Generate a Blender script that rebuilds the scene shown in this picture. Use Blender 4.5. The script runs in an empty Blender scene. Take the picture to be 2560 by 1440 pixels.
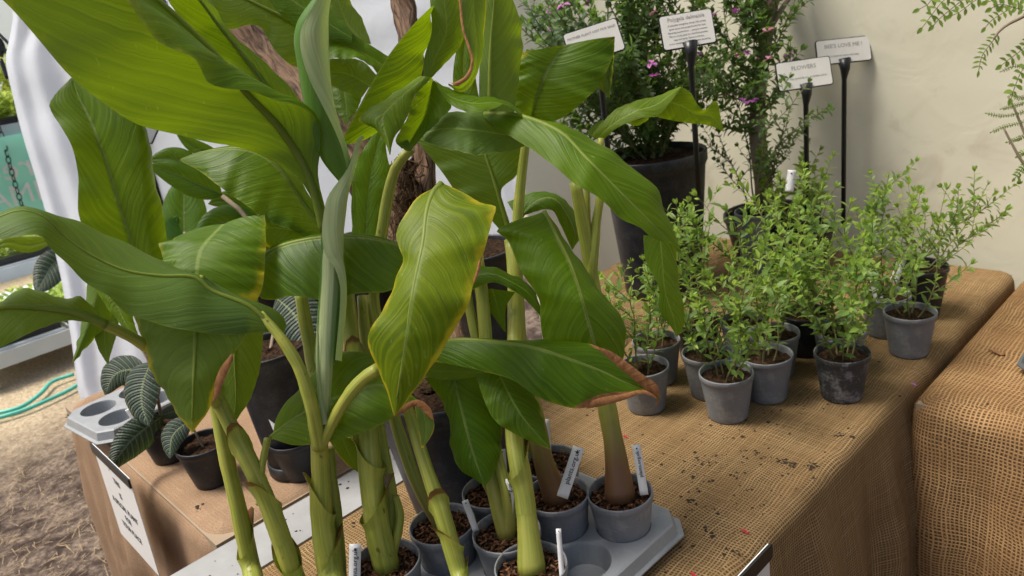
import bpy, bmesh, math, random
import numpy as np
from mathutils import Vector, Matrix

# ------------------------------------------------------------------ camera
SC = bpy.context.scene
COL = SC.collection
F = 1930.0                                   # focal length in photo pixels (2560 wide)
CAMP = np.array([0.0, 0.0, 1.62])
def nrm(v): v = np.array(v, float); return v/np.linalg.norm(v)
_A = nrm([2191, -1036, F]); _B = nrm([-1946, -413, F])   # vanishing points of the table edges
_Z = nrm(np.cross(_A, _B));  _Z = -_Z if _Z[1] > 0 else _Z
_B = nrm(_B-_A*np.dot(_A, _B)); _X = -_B
RW = np.array([_X, _A, _Z])                  # camera (right, down, forward) -> world
cam = bpy.data.cameras.new('camera'); cam.sensor_width = 36; cam.lens = 36*F/2560
cam.clip_start = .02; cam.clip_end = 400
cam.dof.use_dof = True; cam.dof.focus_distance = 1.16; cam.dof.aperture_fstop = 8.0
camo = bpy.data.objects.new('camera', cam); COL.objects.link(camo)
_m = RW @ np.array([[1, 0, 0], [0, -1, 0], [0, 0, -1]])
camo.matrix_world = Matrix([list(_m[i])+[CAMP[i]] for i in range(3)]+[[0, 0, 0, 1]])
SC.camera = camo
# ------------------------------------------------------------------ light
SUN_EL, SUN_AZ = 62.0, 224.0                 # azimuth of the sun, degrees from +X anticlockwise
w = bpy.data.worlds.new('World'); SC.world = w; w.use_nodes = True
nt = w.node_tree; nt.nodes.clear()
sky = nt.nodes.new('ShaderNodeTexSky'); sky.sky_type = 'NISHITA'; sky.sun_disc = False
sky.sun_elevation = math.radians(SUN_EL); sky.sun_rotation = math.radians(90-SUN_AZ)
sky.air_density = 1.0; sky.dust_density = 6.0; sky.ozone_density = 0.6
bg = nt.nodes.new('ShaderNodeBackground'); bg.inputs[1].default_value = .05
wo = nt.nodes.new('ShaderNodeOutputWorld')
nt.links.new(sky.outputs[0], bg.inputs[0]); nt.links.new(bg.outputs[0], wo.inputs[0])
sl = bpy.data.lights.new('sun', 'SUN'); sl.energy = 1.5; sl.angle = math.radians(20); sl.color = (1, .95, .86)
so = bpy.data.objects.new('sun', sl); COL.objects.link(so); so.location = (0, 0, 6)
_d = Vector((math.cos(math.radians(SUN_EL))*math.cos(math.radians(SUN_AZ)), math.cos(math.radians(SUN_EL))*math.sin(math.radians(SUN_AZ)), math.sin(math.radians(SUN_EL))))
so.rotation_euler = _d.to_track_quat('Z', 'Y').to_euler()
vs = SC.view_settings; vs.view_transform = 'Standard'; vs.look = 'None'; vs.exposure = 1.56; vs.gamma = 1
cy = SC.cycles; cy.use_denoising = True; cy.max_bounces = 8; cy.diffuse_bounces = 4; cy.transmission_bounces = 6
cy.transparent_max_bounces = 12; cy.sample_clamp_indirect = 6; cy.caustics_reflective = False; cy.caustics_refractive = False

# ------------------------------------------------------------------ pixel helpers (a pixel gives a direction only)
def ray(px, py): return RW @ np.array([px-1280, py-720, F])
def P(px, py, z): return CAMP+ray(px, py)*z/F
def T(px, py, h=.72): r = ray(px, py); return CAMP+r*(h-CAMP[2])/r[2]
def onX(px, py, X): r = ray(px, py); return CAMP+r*(X-CAMP[0])/r[0]
def onY(px, py, Y): r = ray(px, py); return CAMP+r*(Y-CAMP[1])/r[1]
def depth(p): return float((RW.T @ (np.array(p)-CAMP))[2])
rnd = random.Random(7)

# ------------------------------------------------------------------ mesh helpers
class MB:
    def __init__(s): s.v, s.f, s.uv, s.tint, s.mi = [], [], [], [], []
    def vert(s, p, t=(0, 0, .5)): s.v.append(tuple(map(float, p))); s.tint.append(t); return len(s.v)-1
    def face(s, idx, uv=None, m=0): s.f.append(tuple(idx)); s.uv.append(uv); s.mi.append(m)
    def grid(s, pts, uvs=None, tints=None, closed=False, m=0):
        pts = np.asarray(pts); n, k = pts.shape[:2]; b = len(s.v)
        for i in range(n):
            for j in range(k): s.vert(pts[i, j], tuple(tints[i, j]) if tints is not None else (0, 0, .5))
        for i in range(n-1):
            for j in range(k if closed else k-1):
                j2 = (j+1) % k
                q = [(i, j), (i, j2), (i+1, j2), (i+1, j)]
                if uvs is not None: u = [tuple(uvs[a, c]) for a, c in q]
                else: u = [(c/(k if closed else k-1) if not (closed and c == 0 and j2 == 0) else 1., a/(n-1)) for a, c in q]
                s.face([b+a*k+c for a, c in q], u, m)
    def box(s, c, d, R=None, m=0):
        c = np.array(c); R = np.eye(3) if R is None else R; b = len(s.v)
        for x in (-1, 1):
            for y in (-1, 1):
                for z in (-1, 1): s.vert(c+R@(np.array([x*d[0], y*d[1], z*d[2]])/2))
        for q in ((0, 1, 3, 2), (4, 6, 7, 5), (0, 4, 5, 1), (2, 3, 7, 6), (0, 2, 6, 4), (1, 5, 7, 3)):
            s.face([b+i for i in q], [(0, 0), (1, 0), (1, 1), (0, 1)], m)
    def tube(s, pts, rad, seg=10, cap=True, tint=None, ell=1.0, m=0):
        pts = np.asarray(pts, float); n = len(pts); rad = np.broadcast_to(np.asarray(rad, float), (n,))
        tg = np.gradient(pts, axis=0); tg /= np.linalg.norm(tg, axis=1)[:, None]+1e-12
        a = np.cross(tg[0], [.3, .5, .8]); a /= np.linalg.norm(a)
        ring = np.zeros((n, seg, 3)); L = np.concatenate([[0], np.cumsum(np.linalg.norm(np.diff(pts, axis=0), axis=1))])
        for i in range(n):
            a = a-tg[i]*np.dot(a, tg[i]); a /= np.linalg.norm(a); bb = np.cross(tg[i], a)
            for j in range(seg):
                th = 2*math.pi*j/seg; ring[i, j] = pts[i]+rad[i]*(a*math.cos(th)+bb*math.sin(th)*ell)
        b = len(s.v); uvs = np.zeros((n, seg, 2))
        for i in range(n):
            for j in range(seg): uvs[i, j] = (j/seg, L[i])
        tt = None
        if tint is not None: tt = np.zeros((n, seg, 3)); tt[:] = np.asarray(tint)[:, None, :] if np.ndim(tint) == 2 else tint
        s.grid(ring, uvs, tt, closed=True, m=m)
        if cap:
            s.face([b+j for j in range(seg)][::-1], [(0, 0)]*seg, m); e = b+(n-1)*seg
            s.face([e+j for j in range(seg)], [(0, L[-1])]*seg, m)
    def lathe(s, prof, seg=36, o=(0, 0, 0), m=0):
        o = np.array(o); ring = np.array([[o+np.array([r*math.cos(2*math.pi*j/seg), r*math.sin(2*math.pi*j/seg), z]) for j in range(seg)] for r, z in prof])
        s.grid(ring, None, None, closed=True, m=m)
    def build(s, name, mats, parent=None, smooth=True):
        me = bpy.data.meshes.new(name); me.from_pydata(s.v, [], s.f)
        if any(u is not None for u in s.uv):
            ul = me.uv_layers.new(name='UVMap'); k = 0
            for f, u in zip(s.f, s.uv):
                for i in range(len(f)): ul.data[k].uv = u[i] if u is not None else (0, 0); k += 1
        ca = me.color_attributes.new('Tint', 'FLOAT_COLOR', 'POINT')
        arr = np.ones((len(s.v), 4), np.float32); arr[:, :3] = np.array(s.tint, np.float32); ca.data.foreach_set('color', arr.ravel())
        for mm in (mats if isinstance(mats, (list, tuple)) else [mats]): me.materials.append(mm)
        if smooth: me.polygons.foreach_set('use_smooth', [True]*len(me.polygons))
        me.polygons.foreach_set('material_index', s.mi); me.update()
        return link(name, me, parent)
def link(name, me, parent=None):
    o = bpy.data.objects.new(name, me); COL.objects.link(o)
    if parent is not None: o.parent = parent
    return o
def thing(name, label, cat, loc=(0, 0, 0), group=None):
    o = bpy.data.objects.new(name, None); COL.objects.link(o); o.location = loc; o.empty_display_size = .05
    return tag(o, label, cat, group)
def tag(o, label, cat, group=None):
    o['label'] = label; o['category'] = cat
    if group: o['group'] = group
    return o
def kind(o, k): o['kind'] = k; return o
def keep(o, par):                            # parent while the mesh is in world coordinates
    o.parent = par; o.matrix_parent_inverse = Matrix.Translation(par.location).inverted(); return o
def spline(pts, n):
    p = np.asarray(pts, float)
    if len(p) == 2: t = np.linspace(0, 1, n)[:, None]; return p[0]*(1-t)+p[1]*t
    d = np.sqrt(np.linalg.norm(np.diff(p[:, :2], axis=0), axis=1)+1e-9); s = np.concatenate([[0], np.cumsum(d)])
    m = np.zeros_like(p); m[1:-1] = (p[2:]-p[:-2])/(s[2:]-s[:-2])[:, None]
    m[0] = (p[1]-p[0])/(s[1]-s[0]); m[-1] = (p[-1]-p[-2])/(s[-1]-s[-2])
    def ev(x):
        i = np.clip(np.searchsorted(s, x, 'right')-1, 0, len(s)-2); h = (s[i+1]-s[i]); t = ((x-s[i])/h)[:, None]; h = h[:, None]
        return (2*t**3-3*t**2+1)*p[i]+(t**3-2*t**2+t)*h*m[i]+(-2*t**3+3*t**2)*p[i+1]+(t**3-t**2)*h*m[i+1]
    q = ev(np.linspace(0, s[-1], 160)); L = np.concatenate([[0], np.cumsum(np.linalg.norm(np.diff(q, axis=0), axis=1))])
    tt = np.linspace(0, L[-1], n); return np.stack([np.interp(tt, L, q[:, k]) for k in range(p.shape[1])], 1)
def pxpath(pts, zs, n):                      # pixel polyline + depths -> world points
    zs = np.atleast_1d(np.asarray(zs, float)); q = spline(pts, n); z = np.interp(np.linspace(0, 1, n), np.linspace(0, 1, len(zs)), zs)
    return np.array([P(a, b, c) for (a, b), c in zip(q, z)])

# ------------------------------------------------------------------ materials
def mat(name):
    m = bpy.data.materials.new(name); m.use_nodes = True; nt = m.node_tree; nt.nodes.clear()
    return m, nt, nt.nodes, nt.links
class G:
    """tiny node-graph helper"""
    def __init__(s, name):
        s.m, s.nt, s.n, s.l = mat(name); s.out = s.n.new('ShaderNodeOutputMaterial')
    def node(s, t, **k):
        n = s.n.new(t)
        for a, v in k.items(): setattr(n, a, v)
        return n
    def set(s, sock, v):
        if isinstance(v, bpy.types.NodeSocket): s.l.new(v, sock)
        elif v is not None:
            if hasattr(sock, 'default_value') and isinstance(v, (tuple, list)) and len(v) == 3 and len(sock.default_value) == 4: v = (*v, 1)
            sock.default_value = v
    def math(s, op, a, b=None, c=None, clamp=False):
        n = s.node('ShaderNodeMath', operation=op, use_clamp=clamp)
        for i, v in enumerate((a, b, c)):
            if v is not None: s.set(n.inputs[i], v)
        return n.outputs[0]
    def mix(s, f, a, b, mode='MIX'):
        n = s.node('ShaderNodeMix', data_type='RGBA', blend_type=mode); s.set(n.inputs[0], f); s.set(n.inputs[6], a); s.set(n.inputs[7], b); return n.outputs[2]
    def noise(s, vec=None, scale=5, detail=3, rough=.55, w=None, dim='3D', dist=0):
        n = s.node('ShaderNodeTexNoise', noise_dimensions=dim); n.inputs['Scale'].default_value = scale; n.inputs['Detail'].default_value = detail
        n.inputs['Roughness'].default_value = rough; n.inputs['Distortion'].default_value = dist
        if vec is not None: s.l.new(vec, n.inputs['Vector'])
        if w is not None: s.l.new(w, n.inputs['W'])
        return n.outputs[0]
    def ramp(s, f, a, b, lo=0., hi=1.):
        n = s.node('ShaderNodeMapRange', interpolation_type='SMOOTHSTEP'); s.set(n.inputs[0], f); n.inputs[1].default_value = a; n.inputs[2].default_value = b
        n.inputs[3].default_value = lo; n.inputs[4].default_value = hi; return n.outputs[0]
    def mapping(s, vec, scale=(1, 1, 1), rot=(0, 0, 0)):
        n = s.node('ShaderNodeMapping'); s.l.new(vec, n.inputs[0]); n.inputs['Scale'].default_value = scale; n.inputs['Rotation'].default_value = rot; return n.outputs[0]
    def obj(s): return s.node('ShaderNodeTexCoord').outputs['Object']
    def uv(s): return s.node('ShaderNodeTexCoord').outputs['UV']
    def tint(s):
        n = s.node('ShaderNodeVertexColor', layer_name='Tint'); q = s.node('ShaderNodeSeparateColor'); s.l.new(n.outputs[0], q.inputs[0]); return q.outputs
    def bump(s, h, strength=.3, dist=.002):
        n = s.node('ShaderNodeBump'); n.inputs['Strength'].default_value = strength; n.inputs['Distance'].default_value = dist; s.l.new(h, n.inputs['Height']); return n.outputs[0]
    def pbr(s, col, rough=.5, normal=None, metal=0., spec=.5, trans=None, tfac=.3, final=True, sheen=0.):
        p = s.node('ShaderNodeBsdfPrincipled'); s.set(p.inputs['Base Color'], col); s.set(p.inputs['Roughness'], rough)
        p.inputs['Metallic'].default_value = metal; s.set(p.inputs['Specular IOR Level'], spec)
        if normal is not None: s.l.new(normal, p.inputs['Normal'])
        o = p.outputs[0]
        if trans is not None:
            t = s.node('ShaderNodeBsdfTranslucent'); s.set(t.inputs[0], trans)
            if normal is not None: s.l.new(normal, t.inputs['Normal'])
            mx = s.node('ShaderNodeMixShader'); s.set(mx.inputs[0], tfac); s.l.new(o, mx.inputs[1]); s.l.new(t.outputs[0], mx.inputs[2]); o = mx.outputs[0]
        if final: s.l.new(o, s.out.inputs[0])
        return o

def big_leaf_mat():
    g = G('broad_leaf'); uv = g.uv(); q = g.node('ShaderNodeSeparateXYZ'); g.l.new(uv, q.inputs[0]); u, v = q.outputs[0], q.outputs[1]
    r, gg, b = g.tint()[0], g.tint()[1], g.tint()[2]
    a = g.math('ABSOLUTE', g.math('MULTIPLY_ADD', u, 2, -1)); ap = g.math('POWER', a, 1.25)
    vein = g.math('ADD', g.math('SUBTRACT', v, g.math('MULTIPLY', ap, .30)), g.math('MULTIPLY', g.noise(g.obj(), 13, 2), .07)); wofs = g.math('MULTIPLY', b, 37.)
    side = g.math('MULTIPLY', g.math('GREATER_THAN', u, .5), 13.7)
    wv = g.math('ADD', g.math('ADD', g.math('MULTIPLY', vein, 24.), wofs), side)
    n1 = g.noise(w=wv, dim='1D', scale=1., detail=2, rough=.6); n2 = g.noise(w=wv, dim='1D', scale=6.5, detail=2, rough=.6)
    mott = g.noise(g.obj(), 26, 3); fine = g.noise(g.obj(), 240, 2); big = g.noise(g.obj(), 9, 2)
    col = g.mix(g.ramp(big, .3, .75), (.036, .100, .008), (.090, .190, .012))
    col = g.mix(g.math('MULTIPLY', g.ramp(n1, .3, .75), .6), col, (.130, .240, .020))
    col = g.mix(g.math('MULTIPLY', g.ramp(n2, .60, .78), .42), col, (.21, .34, .07))
    col = g.mix(g.math('MULTIPLY', g.ramp(mott, .5, .8), .3), col, (.045, .12, .012))
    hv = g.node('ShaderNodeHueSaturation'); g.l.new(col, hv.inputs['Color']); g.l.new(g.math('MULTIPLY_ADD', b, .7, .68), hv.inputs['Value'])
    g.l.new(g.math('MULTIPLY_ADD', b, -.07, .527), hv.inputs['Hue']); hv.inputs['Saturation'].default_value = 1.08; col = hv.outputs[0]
    bf = g.node('ShaderNodeNewGeometry').outputs['Backfacing']
    col = g.mix(g.math('MULTIPLY', bf, .55), col, (.120, .190, .052))
    rib = g.ramp(a, .020, .055, 1, 0); col = g.mix(g.math('MULTIPLY', rib, .8), col, (.26, .36, .08))
    line = g.math('MULTIPLY', g.ramp(a, .004, .014, 1, 0), g.ramp(g.math('SINE', g.math('MULTIPLY', b, 29.)), -.2, .5)); col = g.mix(g.math('MULTIPLY', line, .7), col, (.16, .09, .035))
    spk = g.math('MULTIPLY', g.ramp(g.noise(g.obj(), 150, 2), .66, .74), g.ramp(g.noise(g.obj(), 12, 2), .52, .66)); col = g.mix(g.math('MULTIPLY', spk, .75), col, (.05, .055, .012))
    jag = g.math('ADD', g.math('MULTIPLY', r, g.ramp(g.noise(g.obj(), 11, 2), .33, .66, .35, 1.15)), g.math('MULTIPLY_ADD', g.noise(g.obj(), 60, 4), .5, -.25)); yel = g.ramp(jag, .16, .52)
    col = g.mix(g.math('MULTIPLY', yel, .9), col, (.52, .44, .018))
    jb = g.math('ADD', gg, g.math('MULTIPLY_ADD', g.noise(g.obj(), 85, 4), .6, -.3)); brn = g.ramp(jb, .40, .50)
    bcol = g.mix(g.noise(g.mapping(g.obj(), (1, 1, .4)), 130, 4), (.10, .035, .012), (.50, .23, .085)); col = g.mix(brn, col, bcol)
    edge = g.math('MULTIPLY', g.ramp(a, .965, .99), g.math('SUBTRACT', 1., brn)); col = g.mix(g.math('MULTIPLY', edge, g.ramp(g.noise(g.obj(), 20, 2), .4, .7, .05, .5)), col, (.38, .42, .08))
    scr = g.ramp(g.noise(g.mapping(g.obj(), (1, 1, .25)), 210, 1), .735, .77); col = g.mix(g.math('MULTIPLY', scr, .35), col, (.40, .48, .20))
    tr = g.mix(yel, (.19, .29, .003), (.70, .54, .01)); tr = g.mix(g.math('MULTIPLY', g.ramp(n1, .35, .7), .45), tr, (.27, .39, .006)); tr = g.mix(brn, tr, (.10, .04, .01))
    h = g.math('ADD', g.math('MULTIPLY', n1, 1.0), g.math('ADD', g.math('MULTIPLY', n2, .28), g.math('MULTIPLY', fine, .06)))
    nor = g.bump(h, .34, .004)
    rough = g.math('ADD', g.math('MULTIPLY_ADD', bf, .15, .36), g.math('MULTIPLY', mott, .15))
    g.pbr(col, g.math('ADD', rough, g.math('MULTIPLY', brn, .3)), nor, spec=.34, trans=tr, tfac=g.math('MULTIPLY_ADD', brn, -.30, .46)); return g.m
def roll_leaf_mat():
    g = G('rolled_leaf'); q = g.node('ShaderNodeSeparateXYZ'); g.l.new(g.uv(), q.inputs[0])
    wv = g.math('MULTIPLY_ADD', q.outputs[0], 9., g.math('MULTIPLY', q.outputs[1], 3.)); n = g.noise(w=wv, dim='1D', scale=2.2, detail=3)
    bf = g.node('ShaderNodeNewGeometry').outputs['Backfacing']
    col = g.mix(g.ramp(n, .3, .7), (.34, .42, .17), (.48, .55, .28)); col = g.mix(g.math('MULTIPLY', g.noise(g.obj(), 14, 3), .5), col, (.32, .40, .20)); col = g.mix(bf, col, (.07, .17, .02))
    g.pbr(col, .42, g.bump(n, .35, .002), spec=.4, trans=(.25, .38, .05), tfac=.25); return g.m
def stem_mat():
    g = G('green_stem'); uv = g.uv(); t = g.tint(); q = g.node('ShaderNodeSeparateXYZ'); g.l.new(uv, q.inputs[0])
    st = g.noise(g.mapping(uv, (14, 3, 1)), 1.6, 4); mt = g.noise(g.obj(), 30, 3)
    col = g.mix(g.ramp(st, .3, .7), (.230, .270, .032), (.40, .425, .080)); col = g.mix(g.math('MULTIPLY', g.ramp(mt, .45, .75), .5), col, (.44, .40, .07))
    col = g.mix(g.ramp(g.math('ADD', t[0], g.math('MULTIPLY_ADD', st, .5, -.25)), .1, .9), col, (.17, .085, .040))
    blot = g.math('MULTIPLY', g.ramp(g.noise(g.mapping(g.obj(), (1, 1, .5)), 55, 3), .67, .73), .75); col = g.mix(blot, col, (.045, .035, .012))
    br = g.ramp(g.math('ADD', t[1], g.math('MULTIPLY_ADD', g.noise(g.obj(), 70, 3), .6, -.3)), .4, .65); col = g.mix(br, col, (.15, .055, .015))
    g.pbr(col, .42, g.bump(st, .25, .002), spec=.4, trans=(.3, .35, .03), tfac=.12); return g.m
def rib_mat():
    g = G('leaf_midrib'); n = g.noise(g.obj(), 60, 3); g.pbr(g.mix(n, (.20, .28, .03), (.32, .38, .07)), .45, spec=.35, trans=(.35, .45, .02), tfac=.45); return g.m
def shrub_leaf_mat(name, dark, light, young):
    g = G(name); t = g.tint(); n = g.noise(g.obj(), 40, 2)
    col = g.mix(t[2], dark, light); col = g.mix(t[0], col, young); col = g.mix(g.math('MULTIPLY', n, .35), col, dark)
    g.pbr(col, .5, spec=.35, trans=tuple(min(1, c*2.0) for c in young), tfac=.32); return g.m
def ribbed_leaf_mat():
    g = G('ribbed_dark_leaf'); q = g.node('ShaderNodeSeparateXYZ'); g.l.new(g.uv(), q.inputs[0]); u, v = q.outputs[0], q.outputs[1]
    a = g.math('ABSOLUTE', g.math('MULTIPLY_ADD', u, 2, -1)); ve = g.math('SUBTRACT', v, g.math('MULTIPLY', a, .16))
    s = g.math('SINE', g.math('MULTIPLY', ve, 75.)); puck = g.noise(g.obj(), 170, 2)
    col = g.mix(g.ramp(s, .2, .9), (.018, .034, .022), (.085, .115, .085)); col = g.mix(g.ramp(a, .03, .08, 1, 0), col, (.13, .17, .12))
    col = g.mix(g.math('MULTIPLY', g.ramp(a, .9, .97), g.ramp(puck, .4, .6)), col, (.09, .045, .03))
    bf = g.node('ShaderNodeNewGeometry').outputs['Backfacing']; col = g.mix(g.math('MULTIPLY', bf, .7), col, (.14, .17, .10))
    h = g.math('ADD', g.math('ABSOLUTE', s), g.math('MULTIPLY', puck, .8)); g.pbr(col, .5, g.bump(h, .6, .004), spec=.4, trans=(.10, .18, .03), tfac=.15); return g.m
def plastic(name, c1, c2, rough=.45, dust=None, amt=.0):
    g = G(name); n = g.noise(g.obj(), 18, 4); n2 = g.noise(g.obj(), 160, 3); col = g.mix(n, c1, c2)
    if dust: col = g.mix(g.math('MULTIPLY', g.ramp(g.math('ADD', g.math('MULTIPLY', n2, .4), g.math('MULTIPLY', g.noise(g.obj(), 30, 5), .7)), .50, .72), amt), col, dust)
    g.pbr(col, g.math('MULTIPLY_ADD', n, .25, rough-.1), g.bump(n2, .12, .001), spec=.4); return g.m
def burlap(name, per, c1, c2, contrast=1., wob_=.034):
    g = G(name); uv = g.uv(); wob = g.noise(uv, 9, 3); q = g.node('ShaderNodeSeparateXYZ')
    dv = g.node('ShaderNodeVectorMath', operation='MULTIPLY_ADD'); nz = g.node('ShaderNodeTexNoise'); nz.inputs['Scale'].default_value = 7; g.l.new(uv, nz.inputs['Vector'])
    g.l.new(nz.outputs[1], dv.inputs[0]); dv.inputs[1].default_value = (wob_, wob_, 0); g.l.new(uv, dv.inputs[2]); g.l.new(dv.outputs[0], q.inputs[0])
    k = 2*math.pi/per; su = g.math('SINE', g.math('MULTIPLY', q.outputs[0], k)); sv = g.math('SINE', g.math('MULTIPLY', q.outputs[1], k))
    # thread thickness varies from thread to thread
    tu = g.noise(g.mapping(uv, (1/per, 1.2, 1)), 1., 2); tv = g.noise(g.mapping(uv, (1.2, 1/per, 1)), 1., 2)
    hu = g.math('MULTIPLY_ADD', su, .5, .5); hv = g.math('MULTIPLY_ADD', sv, .5, .5)
    wv = g.math('MAXIMUM', g.math('MULTIPLY', hu, g.math('MULTIPLY_ADD', tu, 1.5, .08)), g.math('MULTIPLY', hv, g.math('MULTIPLY_ADD', tv, 1.5, .08)))
    col = g.mix(g.ramp(wv, .15, .95 if contrast > 1 else 1.1), tuple(c*(.30 if contrast > 1 else .40 if contrast == 1 else .95) for c in c1), c2)
    
    if contrast < 1: fz = g.noise(uv, 260, 3, .7); col = g.mix(g.math('MULTIPLY_ADD', fz, .5, .40), col, g.mix(g.ramp(fz, .3, .7), tuple(c*.8 for c in c1), c2))
    col = g.mix(g.math('MULTIPLY', g.ramp(tu, .6, .85), .35 if contrast >= 1 else .08), col, tuple(min(1, c*1.2) for c in c2)); col = g.mix(g.math('MULTIPLY', g.ramp(wob, .3, .75), .55), col, c1)
    st = g.noise(uv, 3.5, 4, .6); col = g.mix(g.math('MULTIPLY', g.ramp(st, .52, .75), .45), col, tuple(c*.5 for c in c1))
    wk = g.noise(g.mapping(uv, (1, .55, 1)), 7, 3, .5, dist=.8); b1 = g.bump(wk, .55, .02); b2 = g.node('ShaderNodeBump'); b2.inputs['Strength'].default_value = .7 if contrast >= 1 else .16; b2.inputs['Distance'].default_value = .002; g.l.new(wv, b2.inputs['Height']); g.l.new(b1, b2.inputs['Normal']); g.pbr(col, .9, b2.outputs[0], spec=.1, trans=tuple(c*.8 for c in c2), tfac=.12); return g.m
def soil_mat():
    g = G('potting_soil'); n = g.noise(g.obj(), 120, 5); col = g.mix(g.ramp(n, .35, .75), (.012, .008, .005), (.070, .036, .020)); g.pbr(col, .95, g.bump(n, .9, .006), spec=.1); return g.m
def chip_mat():
    g = G('bark_chip'); t = g.tint(); col = g.mix(t[2], (.045, .020, .010), (.20, .095, .048)); g.pbr(col, .9, spec=.15); return g.m
def simple(name, c, rough=.5, spec=.4, c2=None, scale=20, bump=0, trans=None, tf=.3, dist=.002):
    g = G(name); n = g.noise(g.obj(), scale, 4); col = g.mix(n, c, c2 or tuple(x*.8 for x in c)); g.pbr(col, rough, g.bump(n, bump, dist) if bump else None, spec=spec, trans=trans, tfac=tf); return g.m
def canvas(name, c1, c2, stain, trans, tf, wr=14):
    g = G(name); o = g.obj(); n = g.noise(g.mapping(o, (1, 1, .45)), 3.2, 5, .6); f = g.noise(g.mapping(o, (1, 1, .25)), 240, 2); s = g.noise(o, 7, 4, .62, dist=.6)
    col = g.mix(n, c1, c2); col = g.mix(g.math('MULTIPLY', g.ramp(s, .56, .74), .5), col, stain)
    wv = g.noise(o, wr, 3, .5, dist=1.0); h = g.math('ADD', g.math('MULTIPLY', wv, 1.), g.math('MULTIPLY', f, .05)); g.pbr(col, .65, g.bump(h, .22, .012), spec=.25, trans=trans, tfac=tf); return g.m
def wood_mat():
    g = G('weathered_trunk'); o = g.mapping(g.uv(), (9, 5, 1)); n = g.noise(o, 2.2, 6, .65, dist=1.2); n2 = g.noise(g.obj(), 22, 3); col = g.mix(g.ramp(n, .33, .68), (.034, .020, .012), (.22, .140, .090)); col = g.mix(g.math('MULTIPLY', g.ramp(n2, .5, .7), .5), col, (.16, .085, .045))
    g.pbr(col, .8, g.bump(n, .9, .008), spec=.2); return g.m
def ground_mat():
    g = G('dry_ground'); o = g.obj(); n = g.noise(o, 2.2, 5, .6); f = g.noise(o, 55, 5, .7); s = g.noise(g.mapping(o, (1, 1, 1)), 10, 4, .65)
    col = g.mix(g.ramp(f, .3, .75), (.11, .078, .062), (.34, .27, .21)); 
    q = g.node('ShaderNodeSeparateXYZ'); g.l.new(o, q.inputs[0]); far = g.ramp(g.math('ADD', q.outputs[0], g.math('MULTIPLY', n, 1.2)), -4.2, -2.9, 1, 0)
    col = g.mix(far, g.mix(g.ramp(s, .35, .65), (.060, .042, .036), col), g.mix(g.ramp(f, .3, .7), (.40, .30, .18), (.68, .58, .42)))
    g.pbr(col, .95, g.bump(f, .9, .02), spec=.1); return g.m
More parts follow.
